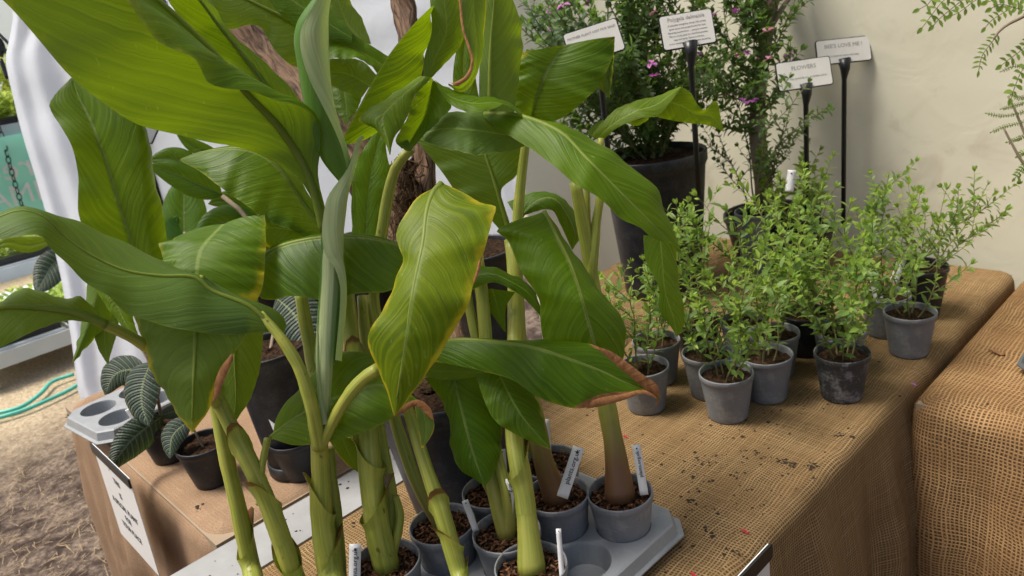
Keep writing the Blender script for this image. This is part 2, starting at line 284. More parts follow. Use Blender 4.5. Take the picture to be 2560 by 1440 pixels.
M = dict(
    leaf=big_leaf_mat(), roll=roll_leaf_mat(), stem=stem_mat(), ribbed=ribbed_leaf_mat(),
    shrub=shrub_leaf_mat('shrub_leaf', (.034, .080, .020), (.115, .205, .045), (.28, .40, .06)),
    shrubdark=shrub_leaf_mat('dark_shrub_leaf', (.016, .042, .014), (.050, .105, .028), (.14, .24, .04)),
    rib=rib_mat(), twig=simple('green_twig', (.20, .22, .07), .6, c2=(.13, .10, .05)), bark=simple('pale_bark', (.30, .24, .17), .85, .2, (.16, .125, .09), 30, .6),
    flower=simple('magenta_petal', (.42, .05, .42), .5, c2=(.65, .30, .60), scale=90, trans=(.6, .1, .55)), pinkf=simple('pink_petal', (.72, .30, .42), .5, c2=(.8, .5, .6), trans=(.7, .3, .4)),
    grey=plastic('grey_pot_plastic', (.150, .158, .175), (.195, .205, .225), .5, (.34, .33, .30), .5), black=plastic('black_pot_plastic', (.010, .011, .014), (.020, .021, .026), .42, (.09, .085, .08), .28),
    dusty=plastic('dusty_pot_plastic', (.030, .032, .036), (.045, .046, .050), .55, (.27, .27, .28), .8), navy=plastic('blue_black_pot_plastic', (.016, .018, .026), (.035, .038, .052), .45, (.10, .10, .12), .4),
    tray=plastic('grey_tray_plastic', (.215, .235, .25), (.285, .30, .315), .42, (.42, .42, .41), .2), darktray=plastic('dark_tray_plastic', (.05, .06, .065), (.11, .12, .13), .5),
    burlap=burlap('burlap_weave', .0062, (.215, .130, .058), (.45, .305, .150)), burlap2=burlap('open_burlap_weave', .0078, (.19, .100, .042), (.47, .29, .135), 2.), burlap3=burlap('pale_burlap_weave', .0064, (.270, .172, .106), (.43, .295, .190), .5, .008),
    soil=soil_mat(), chip=chip_mat(), label=simple('white_label_plastic', (.78, .78, .77), .35, c2=(.70, .70, .69)), ink=simple('black_ink', (.02, .02, .022), .6), greyink=simple('faded_grey_ink', (.30, .285, .25), .7),
    sign=simple('sign_card', (.74, .73, .68), .5, c2=(.64, .62, .56), scale=35), holder=plastic('black_holder_plastic', (.008, .009, .010), (.014, .015, .016), .35),
    wall=canvas('cream_tent_canvas', (.66, .630, .480), (.74, .715, .570), (.50, .45, .33), (.55, .53, .42), .12, 6), sheet=canvas('white_tent_sheet', (.76, .80, .88), (.84, .88, .94), (.66, .70, .78), (.80, .86, .97), .45, 16),
    wood=wood_mat(), ground=ground_mat(), straw=simple('dry_straw', (.50, .40, .25), .9, .1, (.25, .17, .10), 9), plank=simple('white_painted_board', (.36, .37, .38), .65, c2=(.22, .22, .215), scale=14, bump=.3),
    whitewood=simple('white_painted_timber', (.66, .70, .72), .6, c2=(.52, .56, .58), scale=8), hose=simple('green_hose', (.06, .42, .33), .4, c2=(.12, .55, .45)), banner=simple('turquoise_mesh', (.36, .72, .66), .6, c2=(.46, .78, .72), scale=5, trans=(.2, .8, .65)), white=simple('white_print', (.82, .84, .84), .5),
    chain=simple('dark_chain', (.03, .03, .03), .5), crumb=simple('soil_crumb', (.03, .022, .016), .95, .1, (.06, .045, .03), 80), petal=simple('red_petal', (.45, .03, .04), .6), dead=simple('dead_leaf', (.32, .17, .07), .8, .2, (.18, .09, .04), 60),
    seed=shrub_leaf_mat('seedling_leaf', (.08, .17, .02), (.20, .34, .05), (.42, .55, .10)), hedge=shrub_leaf_mat('hedge_leaf', (.08, .18, .03), (.22, .40, .06), (.50, .62, .10)), fibre=simple('palm_fibre', (.035, .022, .014), .95, .1, (.13, .08, .045), 120, .9, dist=.01),
    tabletop=simple('trestle_board', (.33, .25, .17), .7), steel=simple('table_leg_steel', (.12, .12, .12), .4), van=simple('pale_mauve_panel', (.46, .42, .47), .5), deepleaf=None)

# ------------------------------------------------------------------ setting
def sheet_grid(fn, nu, nv):
    return np.array([[fn(i/(nu-1), j/(nv-1)) for j in range(nv)] for i in range(nu)])
mb = MB(); N = 90
gx = np.concatenate([np.linspace(-120, -12, 12), np.linspace(-11, 4, 76), np.linspace(6, 120, 10)]); gy = np.concatenate([np.linspace(-120, -4, 10), np.linspace(-3, 6, 60), np.linspace(8, 120, 10)])
mb.grid([[(x, y, .012*math.sin(3.1*x+1.7*y)*math.cos(2.3*y-x)-.012) for y in gy] for x in gx]); kind(mb.build('ground', M['ground']), 'structure')
# dry straw lying on the trodden ground
mb = MB(); r_ = random.Random(3)
for _ in range(5200):
    x = -2.5-abs(r_.gauss(0, 1.5)); y = r_.uniform(-.9, 1.8); a = r_.uniform(0, 6.28); l = r_.uniform(.02, .075); wd = .0013; z = .004
    d = np.array([math.cos(a), math.sin(a), r_.uniform(-.05, .28)])*l; s_ = np.array([-math.sin(a), math.cos(a), 0])*wd; p = np.array([x, y, z]); b = len(mb.v)
    for k in (p-s_, p+s_, p+d+s_*.3, p+d-s_*.3): mb.vert(k)
    mb.face((b, b+1, b+2, b+3))
o = kind(mb.build('straw_litter', M['straw']), 'stuff'); tag(o, 'dry straw and dead grass littering the ground outside the tent', 'straw')

# back wall of the tent, cream canvas
YB, XL = 2.47, -2.62
def wallz(u, v, f): return f
mb = MB(); r_ = np.random.RandomState(2)
def wr(x, z): return .006*math.sin(2.1*x+.6*z)+.004*math.sin(5.3*x-1.9*z+1)+.0045*math.exp(-((z-1.30-.02*x)/.012)**2)
xs = np.linspace(XL, 3.4, 120); zs = np.linspace(.0, 3.2, 70)
mb.grid([[(x, YB+wr(x, z), z) for z in zs] for x in xs]); o = mb.build('tent_wall', M['wall']); tag(o, 'plain cream canvas tent wall behind the shrubs and signs', 'tent wall')
# hanging white sheet wall on the left, its free edge gathered
mb = MB(); e0 = onX(190, 975, XL); e1 = onX(48, 60, XL)
EP = np.array([onX(a, b, XL)[1:] for a, b in ((28, 0), (26, 50), (4, 150), (38, 300), (75, 420), (115, 550), (150, 700), (175, 850), (190, 975))])[::-1]
def edge(z): return float(np.interp(z, EP[:, 1], EP[:, 0]))
def edge_old(z):
    t = (z-e0[2])/(e1[2]-e0[2]); return e0[1]+(e1[1]-e0[1])*t+.03*math.sin(3*t)-(.05*max(0, 1-abs(z-1.5)/.3))*.2
zs = np.linspace(.63, 2.9, 80); us = np.linspace(0, 1, 110)**1.4
def shp(u, z):
    y = edge(z)+(YB-.012-edge(z))*u; d = y-edge(z); f = math.exp(-d/.5)
    x = XL+.011*f*math.sin(16*math.sqrt(d+.02)*3+.8*z)+(.010*math.sin(23*z+9*d)*math.sin(14*d-6*z) if z > 1.3 else 0)*min(1, max(0, z-1.3)*4)+.012*math.sin(7*y+1.5*z)*(1-f)+.010*f*math.sin(40*d+5*z)+.015*math.exp(-d/.05)
    return (min(x, XL+.06) if u < .97 else XL+.002, y, z)
mb.grid([[shp(u, z) for z in zs] for u in us]); o = mb.build('tent_curtain', M['sheet']); tag(o, 'bluish white sheet hanging beside the opening to the yard', 'curtain')

# ------------------------------------------------------------------ tables and burlap
def table_and_cloth(x0, x1, y0, y1, zt, drop, m, label, tlabel, seed, flare=.05, fold=.018, rad=.028, corner=.05, tname='trestle_table'):
    r = random.Random(seed); t = thing(tname, tlabel, 'table', ((x0+x1)/2, (y0+y1)/2, 0))
    mbt = MB(); mbt.box(((x0+x1)/2, (y0+y1)/2, zt-.022), (x1-x0-.03, y1-y0-.03, .03)); keep(mbt.build('tabletop', M['tabletop'], smooth=False), t)
    for sx in (x0+.1, x1-.1):
        for sy in (y0+.12, y1-.12): mbl = MB(); mbl.tube([(sx, sy, 0), (sx, sy, zt-.037)], .014, 10); keep(mbl.build('leg', M['steel']), t)
    # perimeter of a rounded rectangle
    per = []; step = .022
    def arc(cx, cy, a0):
        for k in range(7): a = math.radians(a0+90*k/6); per.append((cx+corner*math.cos(a), cy+corner*math.sin(a), math.cos(a), math.sin(a)))
    def side(p, q, n):
        L = math.dist(p, q); k = int(L/step)
        for i in range(1, k): per.append((p[0]+(q[0]-p[0])*i/k, p[1]+(q[1]-p[1])*i/k, *n))
    arc(x1-corner, y0+corner, -90); side((x1, y0+corner), (x1, y1-corner), (1, 0)); arc(x1-corner, y1-corner, 0); side((x1-corner, y1), (x0+corner, y1), (0, 1))
    arc(x0+corner, y1-corner, 90); side((x0, y1-corner), (x0, y0+corner), (-1, 0)); arc(x0+corner, y0+corner, 180); side((x0+corner, y0), (x1-corner, y0), (0, -1))
    n = len(per); s = [0]
    for i in range(1, n+1): s.append(s[-1]+math.dist(per[i-1][:2], per[i % n][:2]))
    ph = [r.uniform(0, 6.28) for _ in range(4)]; rows = []; uvr = []
    for k in range(6):                                  # rounded edge
        a = math.pi/2*k/5; rows.append([(p[0]-p[2]*rad*(1-math.sin(a)), p[1]-p[3]*rad*(1-math.sin(a)), zt+.004-rad*(1-math.cos(a))) for p in per]); uvr.append(rad*a)
    for k in range(1, 24):
        d = (drop-rad)*k/23; g = min(1, d/.25)
        row = []
        for i, p in enumerate(per):
            f = math.sin(s[i]*19+ph[0]+1.4*math.sin(s[i]*5+ph[1]))*.6+.4*math.sin(s[i]*41+ph[2])
            off = flare*d+fold*g*(f+1.0); row.append((p[0]+p[2]*off, p[1]+p[3]*off, zt+.004-rad-d))
        rows.append(row); uvr.append(rad*1.57+d)
    mb = MB(); pts = np.array([row+[row[0]] for row in rows]); uvs = np.array([[(s[i], v) for i in range(n+1)] for v in uvr]); mb.grid(pts, uvs)
    c = np.array([(x0+x1)/2, (y0+y1)/2, zt+.004]); ins = []
    for k in range(12):
        q = 1-k/11; ins.append([(c[0]+(p[0]-c[0])*q, c[1]+(p[1]-c[1])*q, c[2]) for p in rows[0]+[rows[0][0]]])
    ins = np.array(ins); mb.grid(ins[::-1], ins[::-1][:, :, :2])
    o = mb.build('burlap_cloth', m); tag(o, label, 'tablecloth'); return o
ZT = .716
table_and_cloth(-1.258, -.552, -.45, 2.40, ZT, .62, M['burlap'], 'golden brown burlap cloth under the grey pots and tall leafy plants', 'trestle table hidden under the cloth with the tall leafy plants', 1, fold=.026)
table_and_cloth(-.540, .95, 1.540, 2.40, ZT, .66, M['burlap2'], 'loosely woven brown burlap cloth with a near empty top by the cream wall', 'trestle table hidden under the loosely woven burlap', 2, flare=.02, fold=.022, rad=.04)
table_and_cloth(-2.47, -1.388, .352, 1.40, ZT, .66, M['burlap3'], 'pinkish brown burlap cloth with black pots and a notice pinned to its side', 'trestle table hidden under the cloth with black pots', 5, flare=.03, fold=.020, rad=.05, corner=.09)
table_and_cloth(-1.70, -1.262, 1.66, 2.39, ZT, .66, M['burlap'], 'small burlap cloth under the large black shrub pot', 'small stand hidden under the large black shrub pot', 6)
# white board bridging the gap between the tables
mb = MB(); mb.box((-1.3165, .35, ZT-.012), (.128, 1.9, .024)); tb = thing('white_board', 'dirty white board lying in the gap between two burlap tables', 'board', (-1.3165, .35, 0)); keep(mb.build('board', M['plank'], smooth=False), tb)
for yy in (-.5, 1.2): mb = MB(); mb.tube([(-1.3165, yy, 0), (-1.3165, yy, ZT-.026)], .02, 10); keep(mb.build('support', M['steel']), tb)
# soil crumbs on the cloths
mb = MB(); r_ = random.Random(12)
def crumb(mb, p, s):
    b = len(mb.v); k = 6
    mb.vert(p+np.array([0, 0, s*.55])); 
    for i in range(k): a = 6.283*i/k; rr = s*r_.uniform(.6, 1.25); mb.vert(p+np.array([rr*math.cos(a), rr*math.sin(a), r_.uniform(0, .1)*s]))
    for i in range(k): mb.face((b, b+1+i, b+1+(i+1) % k))
for _ in range(520):
    a = r_.random()
    if a < .6: x = r_.gauss(-.72, .09); y = r_.gauss(1.12, .18)
    else: x = r_.uniform(-1.22, -.57); y = r_.uniform(.3, 2.2)
    if -1.23 < x < -.57: crumb(mb, np.array([x, y, ZT+.0045]), abs(r_.gauss(0, .0016))+.0007)
for cx, cy, nn in ((1975, 1160, 26), (2030, 1165, 20), (2105, 1090, 12), (1900, 1140, 8), (1720, 1250, 10), (1780, 1330, 8), (1840, 1380, 7)):
    c = T(cx, cy, ZT+.0045)
    for _ in range(nn): crumb(mb, c+np.array([r_.gauss(0, .010), r_.gauss(0, .006), 0]), r_.uniform(.001, .0042))
for cx, cy, nn in ((495, 1268, 12), (530, 1195, 8), (290, 1095, 8), (170, 1040, 4), (640, 1215, 5)):
    c = T(cx, cy, ZT+.0045)
    for _ in range(nn): crumb(mb, c+np.array([r_.gauss(0, .008), r_.gauss(0, .006), 0]), r_.uniform(.001, .005))
for cx, cy in ((2380, 1048), (2395, 1050), (2470, 1010), (2300, 1000), (2250, 990), (2120, 985), (1320, 1040)):
    crumb(mb, T(cx, cy, ZT+.0045), r_.uniform(.002, .005))
for _ in range(90): crumb(mb, np.array([r_.uniform(-1.37, -1.27), r_.uniform(0, 1.1), ZT+.0005]), abs(r_.gauss(0, .002))+.0005)
o = kind(mb.build('soil_crumbs', M['crumb']), 'stuff'); tag(o, 'dark crumbs of spilt potting soil scattered over the burlap', 'soil')
def petal(px, py, s, m, label, cat='petal'):
    c = T(px, py, ZT+.006); mb = MB(); n = 9; b = len(mb.v); rr = random.Random(px)
    g = np.array([[c+s*np.array([(-1+2*i/6)*(1), (j-1)*.42*math.sin(math.pi*(i+.35)/6.7), .25*abs(j-1)+.2*math.sin(i)]) for j in range(3)] for i in range(7)]); mb.grid(g); tag(mb.build('fallen_petal' if cat == 'petal' else 'dead_leaf', m), label, cat)
petal(1563, 1092, .007, M['petal'], 'small red petal fallen on burlap beside the reddish stem'); petal(1862, 1330, .008, M['petal'], 'dull red petal on burlap near the clipped notice')
petal(1733, 1437, .007, M['petal'], 'bright red petal on burlap below the grey carry tray'); petal(2285, 962, .007, M['flower'], 'purple petal fallen at the seam between two burlap tables'); petal(2492, 884, .017, M['dead'], 'curled brown leaf lying on the loosely woven burlap', 'leaf')

# ------------------------------------------------------------------ pots, trays
def pot_mesh(R, H, taper=.74, lip=.012, seg=40, wall=.0022, base_ring=False):
    rb = R*taper; mb = MB()
    pr = [(rb*.2, .003), (rb*.9, .003), (rb*.97, .0), (rb, .004)]
    if base_ring: pr += [(rb*1.10, .006), (rb*1.10, .030), (rb*1.02, .034)]
    for t in (.1, .3, .5, .7, .86): pr.append((rb+(R*.955-rb)*t, .004+(H-lip*1.6)*t))
    pr += [(R*.955, H-lip*1.35), (R*.985, H-lip), (R, H-lip*.9), (R, H-lip*.15), (R*.99, H), (R*.955, H), (R*.94, H-lip*.3), (R*.925, H-lip*1.5), (rb+(R*.9-rb)*.6, H*.55), (rb*.9, .01)]
    mb.lathe(pr, seg); return mb
def soil_mesh(R, z, rough=.004, seed=1, seg=28):
    r = random.Random(seed); mb = MB(); rings = []
    for k in range(6):
        q = R*(1-k/5.); rings.append([(q*math.cos(6.2832*j/seg), q*math.sin(6.2832*j/seg), z+r.gauss(0, rough*.6)+rough*(k/5)) for j in range(seg)])
    mb.grid(rings[::-1], None, None, closed=True); return mb
def chips(R, z, n, seed, L=.012):
    r = random.Random(seed); mb = MB()
    for _ in range(n):
        a, q = r.uniform(0, 6.283), R*math.sqrt(r.random()); yaw = r.uniform(0, 6.28); pit = r.gauss(0, .35)
        d = np.array([math.cos(yaw)*math.cos(pit), math.sin(yaw)*math.cos(pit), math.sin(pit)]); sd = nrm(np.cross(d, [0.1, .2, 1])); up = np.cross(sd, d)
        b = len(mb.v); mb.box((q*math.cos(a), q*math.sin(a), z+r.uniform(.001, .006)), (L*r.uniform(.4, 1.5), .0032*r.uniform(.5, 1.4), .002), np.stack([d, sd, up], 1)); tv = r.random()**1.8
        for i in range(b, len(mb.v)): mb.tint[i] = (0, 0, tv)
    return mb
MESH = {}
def pot_at(parent, key, R, H, m, soilcol='chip', seed=1, **k):
    """pot, soil and chips as children of the thing standing at parent's origin"""
    kk = (key, R, H)
    if kk not in MESH:
        a = pot_mesh(R, H, **k).build('pot', m); b = soil_mesh(R*.93, H-.016, seed=seed).build('soil', M['soil']); c = chips(R*.85, H-.016, 170, seed, .010).build('bark_chips', M['chip'])
        MESH[kk] = (a.data, b.data, c.data)
        for q in (a, b, c): bpy.data.objects.remove(q)
    a, b, c = MESH[kk]; link('pot', a, parent); link('soil', b, parent)
    if soilcol == 'chip': kind(link('bark_chips', c, parent), 'stuff')
def tray_obj(name, label, x0, x1, y0, y1, z, holes, hr, m, depth_=.045, lip=.022, rot=0, loc=None, seg=30, chamf=.03):
    bm = bmesh.new(); loops = []
    out = [(x0+chamf, y0), (x1-chamf, y0), (x1, y0+chamf), (x1, y1-chamf), (x1-chamf, y1), (x0+chamf, y1), (x0, y1-chamf), (x0, y0+chamf)]
    vs_ = [bm.verts.new((x, y, z)) for x, y in out]; es = [bm.edges.new((vs_[i], vs_[(i+1) % 8])) for i in range(8)]; hl = []
    for hx, hy in holes:
        hv = [bm.verts.new((hx+hr*math.cos(6.2832*k/seg), hy+hr*math.sin(6.2832*k/seg), z)) for k in range(seg)]; he = [bm.edges.new((hv[i], hv[(i+1) % seg])) for i in range(seg)]; es += he; hl.append((hx, hy, hv))
    bmesh.ops.triangle_fill(bm, edges=es, use_beauty=True)
    for f in list(bm.faces):                 # drop the fill inside the holes
        c = f.calc_center_median()
        if any(math.hypot(c.x-hx, c.y-hy) < hr*.93 for hx, hy, _ in hl): bm.faces.remove(f)
    for hx, hy, hv in hl:
        prev = hv
        for q, dz in ((.97, .004), (.90, depth_*.6), (.84, depth_), (.05, depth_)):
            nv = [bm.verts.new((hx+hr*q*math.cos(6.2832*k/seg), hy+hr*q*math.sin(6.2832*k/seg), z-dz)) for k in range(seg)]
            for i in range(seg): bm.faces.new((prev[i], nv[i], nv[(i+1) % seg], prev[(i+1) % seg]))
            prev = nv
    cx, cy = (x0+x1)/2, (y0+y1)/2; prev = vs_
    for off, dz in ((.004, .002), (.009, lip), (.016, lip+.002), (.016, lip+.005)):
        nv = [bm.verts.new((x+math.copysign(off, x-cx), y+math.copysign(off, y-cy), z-dz)) for x, y in out]
        for i in range(8): bm.faces.new((prev[i], prev[(i+1) % 8], nv[(i+1) % 8], nv[i]))
        prev = nv
    bmesh.ops.recalc_face_normals(bm, faces=bm.faces); me = bpy.data.meshes.new(name); bm.to_mesh(me); bm.free(); me.materials.append(m)
    o = link(name, me); tag(o, label, 'tray')
    if loc is not None: o.location = loc; o.rotation_euler = (0, 0, rot)
    sm = o.modifiers.new('thickness', 'SOLIDIFY'); sm.thickness = .0016; bv = o.modifiers.new('soft', 'BEVEL'); bv.width = .003; bv.segments = 2; bv.limit_method = 'ANGLE'
    return o

# plants standing in the carry tray (x, y on the table); rims at about 0.83 m
TZ = ZT+.008
TP = {1: (-.740, .826), 2: (-.826, .762), 3: (-.905, .828), 4: (-.928, .706), 5: (-.826, .640), 6: (-.737, .606), 7: (-.930, .590), 8: (-.932, .474)}
tray_obj('carry_tray', 'light grey moulded carry tray holding the tall plants in grey pots', -.992, -.676, .395, .902, ZT+.047, list(TP.values())+[(-.738, .716), (-.83, .52), (-.735, .49)], .0475, M['tray'], depth_=.0405)
# pots for stems whose bases are below the frame
FP = {11: T(652, 1545, .83), 12: T(775, 1560, .83), 13: T(850, 1575, .83), 14: T(1185, 1560, .83)}

# ------------------------------------------------------------------ broad leaved plants
def leaf_obj(parent, patches, under=False, yel=0., brown=0., bv=None, cup=.08, rip=.0036, mat_=None, rib=None, nv=40, nu=7, seed=None, name='leaf', btip=.0, ytip=.0):
    """patches: list of (rails, us, depths); rails are pixel polylines base -> tip, each with its own distances"""
    seed = seed if seed is not None else rnd.randint(0, 9999); r = random.Random(seed); bv = r.uniform(.25, .8) if bv is None else bv; mb = MB(); mid = None
    for rails, us, zs in patches:
        W = [pxpath(a, z, nv) for a, z in zip(rails, zs)]; cols = []; ul = []
        for i in range(len(W)-1):
            for k in range(nu+(1 if i == len(W)-2 else 0)):
                t = k/nu; cols.append((i, t)); ul.append(us[i]+(us[i+1]-us[i])*t)
        pts = np.zeros((nv, len(cols), 3)); f1, f2, p1, p2 = r.uniform(3, 5), r.uniform(7, 11), r.uniform(0, 6.28), r.uniform(0, 6.28)
        for c, (i, t) in enumerate(cols):
            a, b = W[i], W[i+1]; p = a*(1-t)+b*t; wd = np.linalg.norm(b-a, axis=1); tg = np.gradient(p, axis=0); nn = np.cross(b-a, tg); nn /= np.linalg.norm(nn, axis=1)[:, None]+1e-9
            vw = CAMP-p; sg = np.sign(np.sum(nn*vw, axis=1).mean() or 1); nn *= sg; vv = np.linspace(0, 1, nv); au = abs(ul[c])
            off = cup*wd*4*t*(1-t)+rip*min(1., float(wd.mean())/.06)*au**2*(np.sin(6.283*f1*vv+p1+(2 if ul[c] > 0 else 0))+.5*np.sin(6.283*f2*vv+p2))*np.sin(math.pi*np.clip(vv*1.02, 0, 1))**.5
            pts[:, c] = p+nn*off[:, None]
        uvs = np.zeros((nv, len(cols), 2)); tt = np.zeros((nv, len(cols), 3))
        for j in range(nv):
            v = j/(nv-1)
            for c, u in enumerate(ul):
                uvs[j, c] = (.5+u/2, v); e = abs(u); tip = max(0, (v-.55)/.45)
                y = yel*(max(0, (e-.70)/.30)**1.3*(.55+.6*tip)+.75*max(0, (v-.86)/.14))+ytip*tip**2*e
                bb = brown*(max(0, (e-.84)/.16)*(.3+1.0*tip)+1.0*max(0, (v-.95)/.05))+btip*max(0, (v-.62)/.38)**.7*max(0, (e-.60)/.40)*1.4
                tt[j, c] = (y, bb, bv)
        # face the upper side: towards the camera unless the underside is seen
        n0 = np.cross(pts[nv//2, -1]-pts[nv//2, 0], pts[nv//2+2, len(cols)//2]-pts[nv//2-2, len(cols)//2]); see = np.dot(n0, CAMP-pts[nv//2, len(cols)//2]) < 0
        if see == (not under): pts, uvs, tt = pts[:, ::-1], uvs[:, ::-1], tt[:, ::-1]
        mb.grid(pts, uvs, tt)
        if 0. in us and mid is None and len(us) > 2: mid = W[us.index(0.)]
    o = mb.build(name, mat_ or M['leaf']); keep(o, parent)
    if rib and mid is not None:
        vw = CAMP-mid; vw /= np.linalg.norm(vw, axis=1)[:, None]; k = int(nv*.93); rr = rib*np.linspace(1, .18, nv)[:k]; q = mid[:k]+vw[:k]*(rr*(.15 if under else -.98))[:, None]
        m2 = MB(); m2.tube(q, rr, 8); x = m2.build('midrib', M['rib']); x.parent = o
    return o
def L3(L, Mr, R, z, dz=(0, 0), **k):         # three-rail leaf; dz = extra distance of the two edges
    z = np.atleast_1d(np.array(z, float)); e = np.interp(np.linspace(0, 1, 7), np.linspace(0, 1, len(z)), z); w_ = np.sin(np.linspace(.06, 1, 7)*math.pi)**.6
    return ([L, Mr, R], [-1., 0., 1.], [e+w_*dz[0], e, e+w_*dz[1]])
def stem_obj(parent, pts, z, r, name='stem', base=.0, n=26, blot=0., seg=14, tip=None):
    """r: radii in pixels along the path; base: brown colouring at the foot"""
    q = pxpath(pts, z, n); zz = np.array([depth(p) for p in q]); rr = np.interp(np.linspace(0, 1, n), np.linspace(0, 1, len(r)), r)*zz/F; t = np.linspace(0, 1, n)
    tint = np.zeros((n, 3)); tint[:, 0] = base*np.clip(1-t/.45, 0, 1)**1.2; tint[:, 1] = blot*np.exp(-((t-.5)/.04)**2); tint[:, 2] = .5
    rr = rr*(1+.035*np.sin(t*23+len(pts))+.02*np.sin(t*51)); mb = MB(); mb.tube(q, rr, seg, tint=tint); o = mb.build(name, M['stem']); keep(o, parent); return q, rr
def sheath(parent, q, rr, t0, t1, flare=1.10, brown=.5, side=0.):
    """leaf sheath clasping the stem, its mouth cut slanting"""
    n = len(q); ts = np.linspace(t0, t1, 9)*(n-1); seg = 14; ctr = np.array([[np.interp(t, np.arange(n), q[:, k]) for k in range(3)] for t in ts]); ra = np.interp(ts, np.arange(n), rr)
    tg = nrm(ctr[-1]-ctr[0]); a = nrm(np.cross(tg, RW@np.array([0, 0, 1.]))); b = np.cross(tg, a); mb = MB(); L = np.linalg.norm(ctr[-1]-ctr[0]); pts = np.zeros((9, seg+1, 3)); tt = np.zeros((9, seg+1, 3)); uvs = np.zeros((9, seg+1, 2))
    for i in range(9):
        for j in range(seg+1):
            th = side+2*math.pi*j/seg*1.0; k = i/8; cut = (.5+.5*math.cos(th-side-math.pi))**1.5       # short on one side
            kk = k*(1-.55*(1-cut)); f = kk*8; i0 = int(min(7, f)); c = ctr[i0]+(ctr[i0+1]-ctr[i0])*(f-i0); rad = ra[min(8, int(f))]*(1.03+(flare-1.03)*kk+.30*max(0, k-.75)/.25+.55*cut**4*max(0, kk-.82)/.18)
            pts[i, j] = c+rad*(a*math.cos(th)+b*math.sin(th)); tt[i, j] = (0, brown*1.5*max(0, (k-.72)/.28)*cut**3+(.42 if i == 8 else 0), .5); uvs[i, j] = (j/seg, k*L)
    mb.grid(pts, uvs, tt); o = mb.build('sheath', M['stem']); keep(o, parent)
def plant(key, label, pos, seed, soilcol='chip', R=.0560, H=.108, potm='grey'):
    t = thing('potted_leafy_plant', label, 'potted plant', (float(pos[0]), float(pos[1]), TZ), 'tall broad leaved plants'); pot_at(t, potm, R, H, M[potm], soilcol, seed); return t
pl = {}
pl[1] = plant(1, 'tall leafy plant with reddish brown stem foot at the tray corner', TP[1], 1); pl[2] = plant(2, 'leafy plant with brown streaked stem and a tilted white label in its pot', TP[2], 2)
pl[3] = plant(3, 'leafy plant in the grey pot behind the tilted white label', TP[3], 3); pl[4] = plant(4, 'leafy plant in a grey pot against the big blue black pot', TP[4], 4)
pl[5] = plant(5, 'leafy plant with twin stems rising from its grey pot', TP[5], 5); pl[6] = plant(6, 'leafy plant with one thick pale green stem and an upright label', TP[6], 6)
pl[7] = plant(7, 'leafy plant with a thin stem and a bent label in its grey pot', TP[7], 7); pl[8] = plant(8, 'leafy plant with a thick yellow green stem and short side shoot', TP[8], 8)
pl[11] = plant(11, 'leafy plant with a single slim leaning stem beside the white board', FP[11], 11); pl[12] = plant(12, 'leafy plant whose forked stem carries huge drooping leaves', FP[12], 12)
pl[13] = plant(13, 'leafy plant with a pale rolled new leaf standing straight up', FP[13], 13); pl[14] = plant(14, 'leafy plant with a jointed knobbly stem crossing the grey pots', FP[14], 14)
def foot(k): p = np.array([pl[k].location.x, pl[k].location.y, TZ+.09]); c = RW.T@(p-CAMP); return (1280+F*c[0]/c[2], 720+F*c[1]/c[2]), float(c[2])
def S(k, pts, z, r, own=True, **kw):
    if own: (a, b) = foot(k); pts = [a]+pts; z = [b]+list(np.atleast_1d(z))
    return stem_obj(pl[k], pts, z, r, **kw)
# ---- stems
q, rr = S(11, [(600, 1290), (570, 1160), (545, 1040), (520, 930)], [1.24, 1.22, 1.21, 1.20], [25, 22, 20, 18, 14]); sheath(pl[11], q, rr, .12, .46, 1.09, .9, 1.)
q, rr = S(12, [(690, 1310), (640, 1190), (590, 1090), (545, 1000), (515, 930)], [1.19, 1.18, 1.17, 1.17, 1.16], [28, 25, 23, 21, 19, 16]); sheath(pl[12], q, rr, .10, .38, 1.12, 1., 2.); sheath(pl[12], q, rr, .34, .60, 1.12, .5, 4.2); sheath(pl[12], q, rr, .56, .80, 1.12, .4, 5.2)
S(12, [(652, 1260), (650, 1210), (658, 1150), (669, 1096)], [1.175, 1.17, 1.17], [13, 10, 9, 9], own=False, name='petiole')
q, rr = S(13, [(808, 1320), (802, 1200), (798, 1105)], [1.20, 1.185, 1.165], [35, 32, 26, 21]); sheath(pl[13], q, rr, .12, .58, 1.10, .8, .6); sheath(pl[13], q, rr, .45, .86, 1.12, .3, 3.4)
q, rr = S(13, [(840, 1320), (828, 1200), (822, 1120)], [1.23, 1.22, 1.21], [22, 20, 18, 14])
S(13, [(800, 1120), (780, 1020), (748, 920), (700, 842), (650, 785)], [1.155, 1.13, 1.12, 1.115, 1.12], [20, 18, 16, 14, 11], own=False, name='petiole')
S(13, [(800, 1120), (822, 1075), (860, 1005), (905, 950), (945, 922)], [1.155, 1.135, 1.125, 1.115], [14, 14, 15, 17, 16], own=False, name='petiole')
q, rr = S(8, [(940, 1300), (925, 1150), (915, 1030), (885, 890), (868, 740), (850, 600)], [1.20, 1.20, 1.22, 1.25, 1.28, 1.3], [32, 31, 28, 24, 21, 18, 14], base=.15); sheath(pl[8], q, rr, .06, .28, 1.09, .9, .3); sheath(pl[8], q, rr, .20, .44, 1.10, .5, 2.8); sheath(pl[8], q, rr, .42, .70, 1.10, .3, 5.)
S(8, [(978, 1270), (955, 1120), (935, 1000), (915, 860), (905, 740)], [1.235, 1.24, 1.26, 1.28, 1.3], [20, 19, 17, 16, 15, 13]); S(8, [(1000, 1300), (990, 1240)], [1.22, 1.22], [14, 12, 8], base=.6)
S(8, [(850, 745), (862, 830), (900, 900)], [1.27, 1.26, 1.25], [12, 13, 12], own=False); S(8, [(752, 735), (768, 830), (800, 960), (900, 1100)], [1.3, 1.29, 1.27, 1.25], [16, 17, 18, 16], own=False, name='stem')
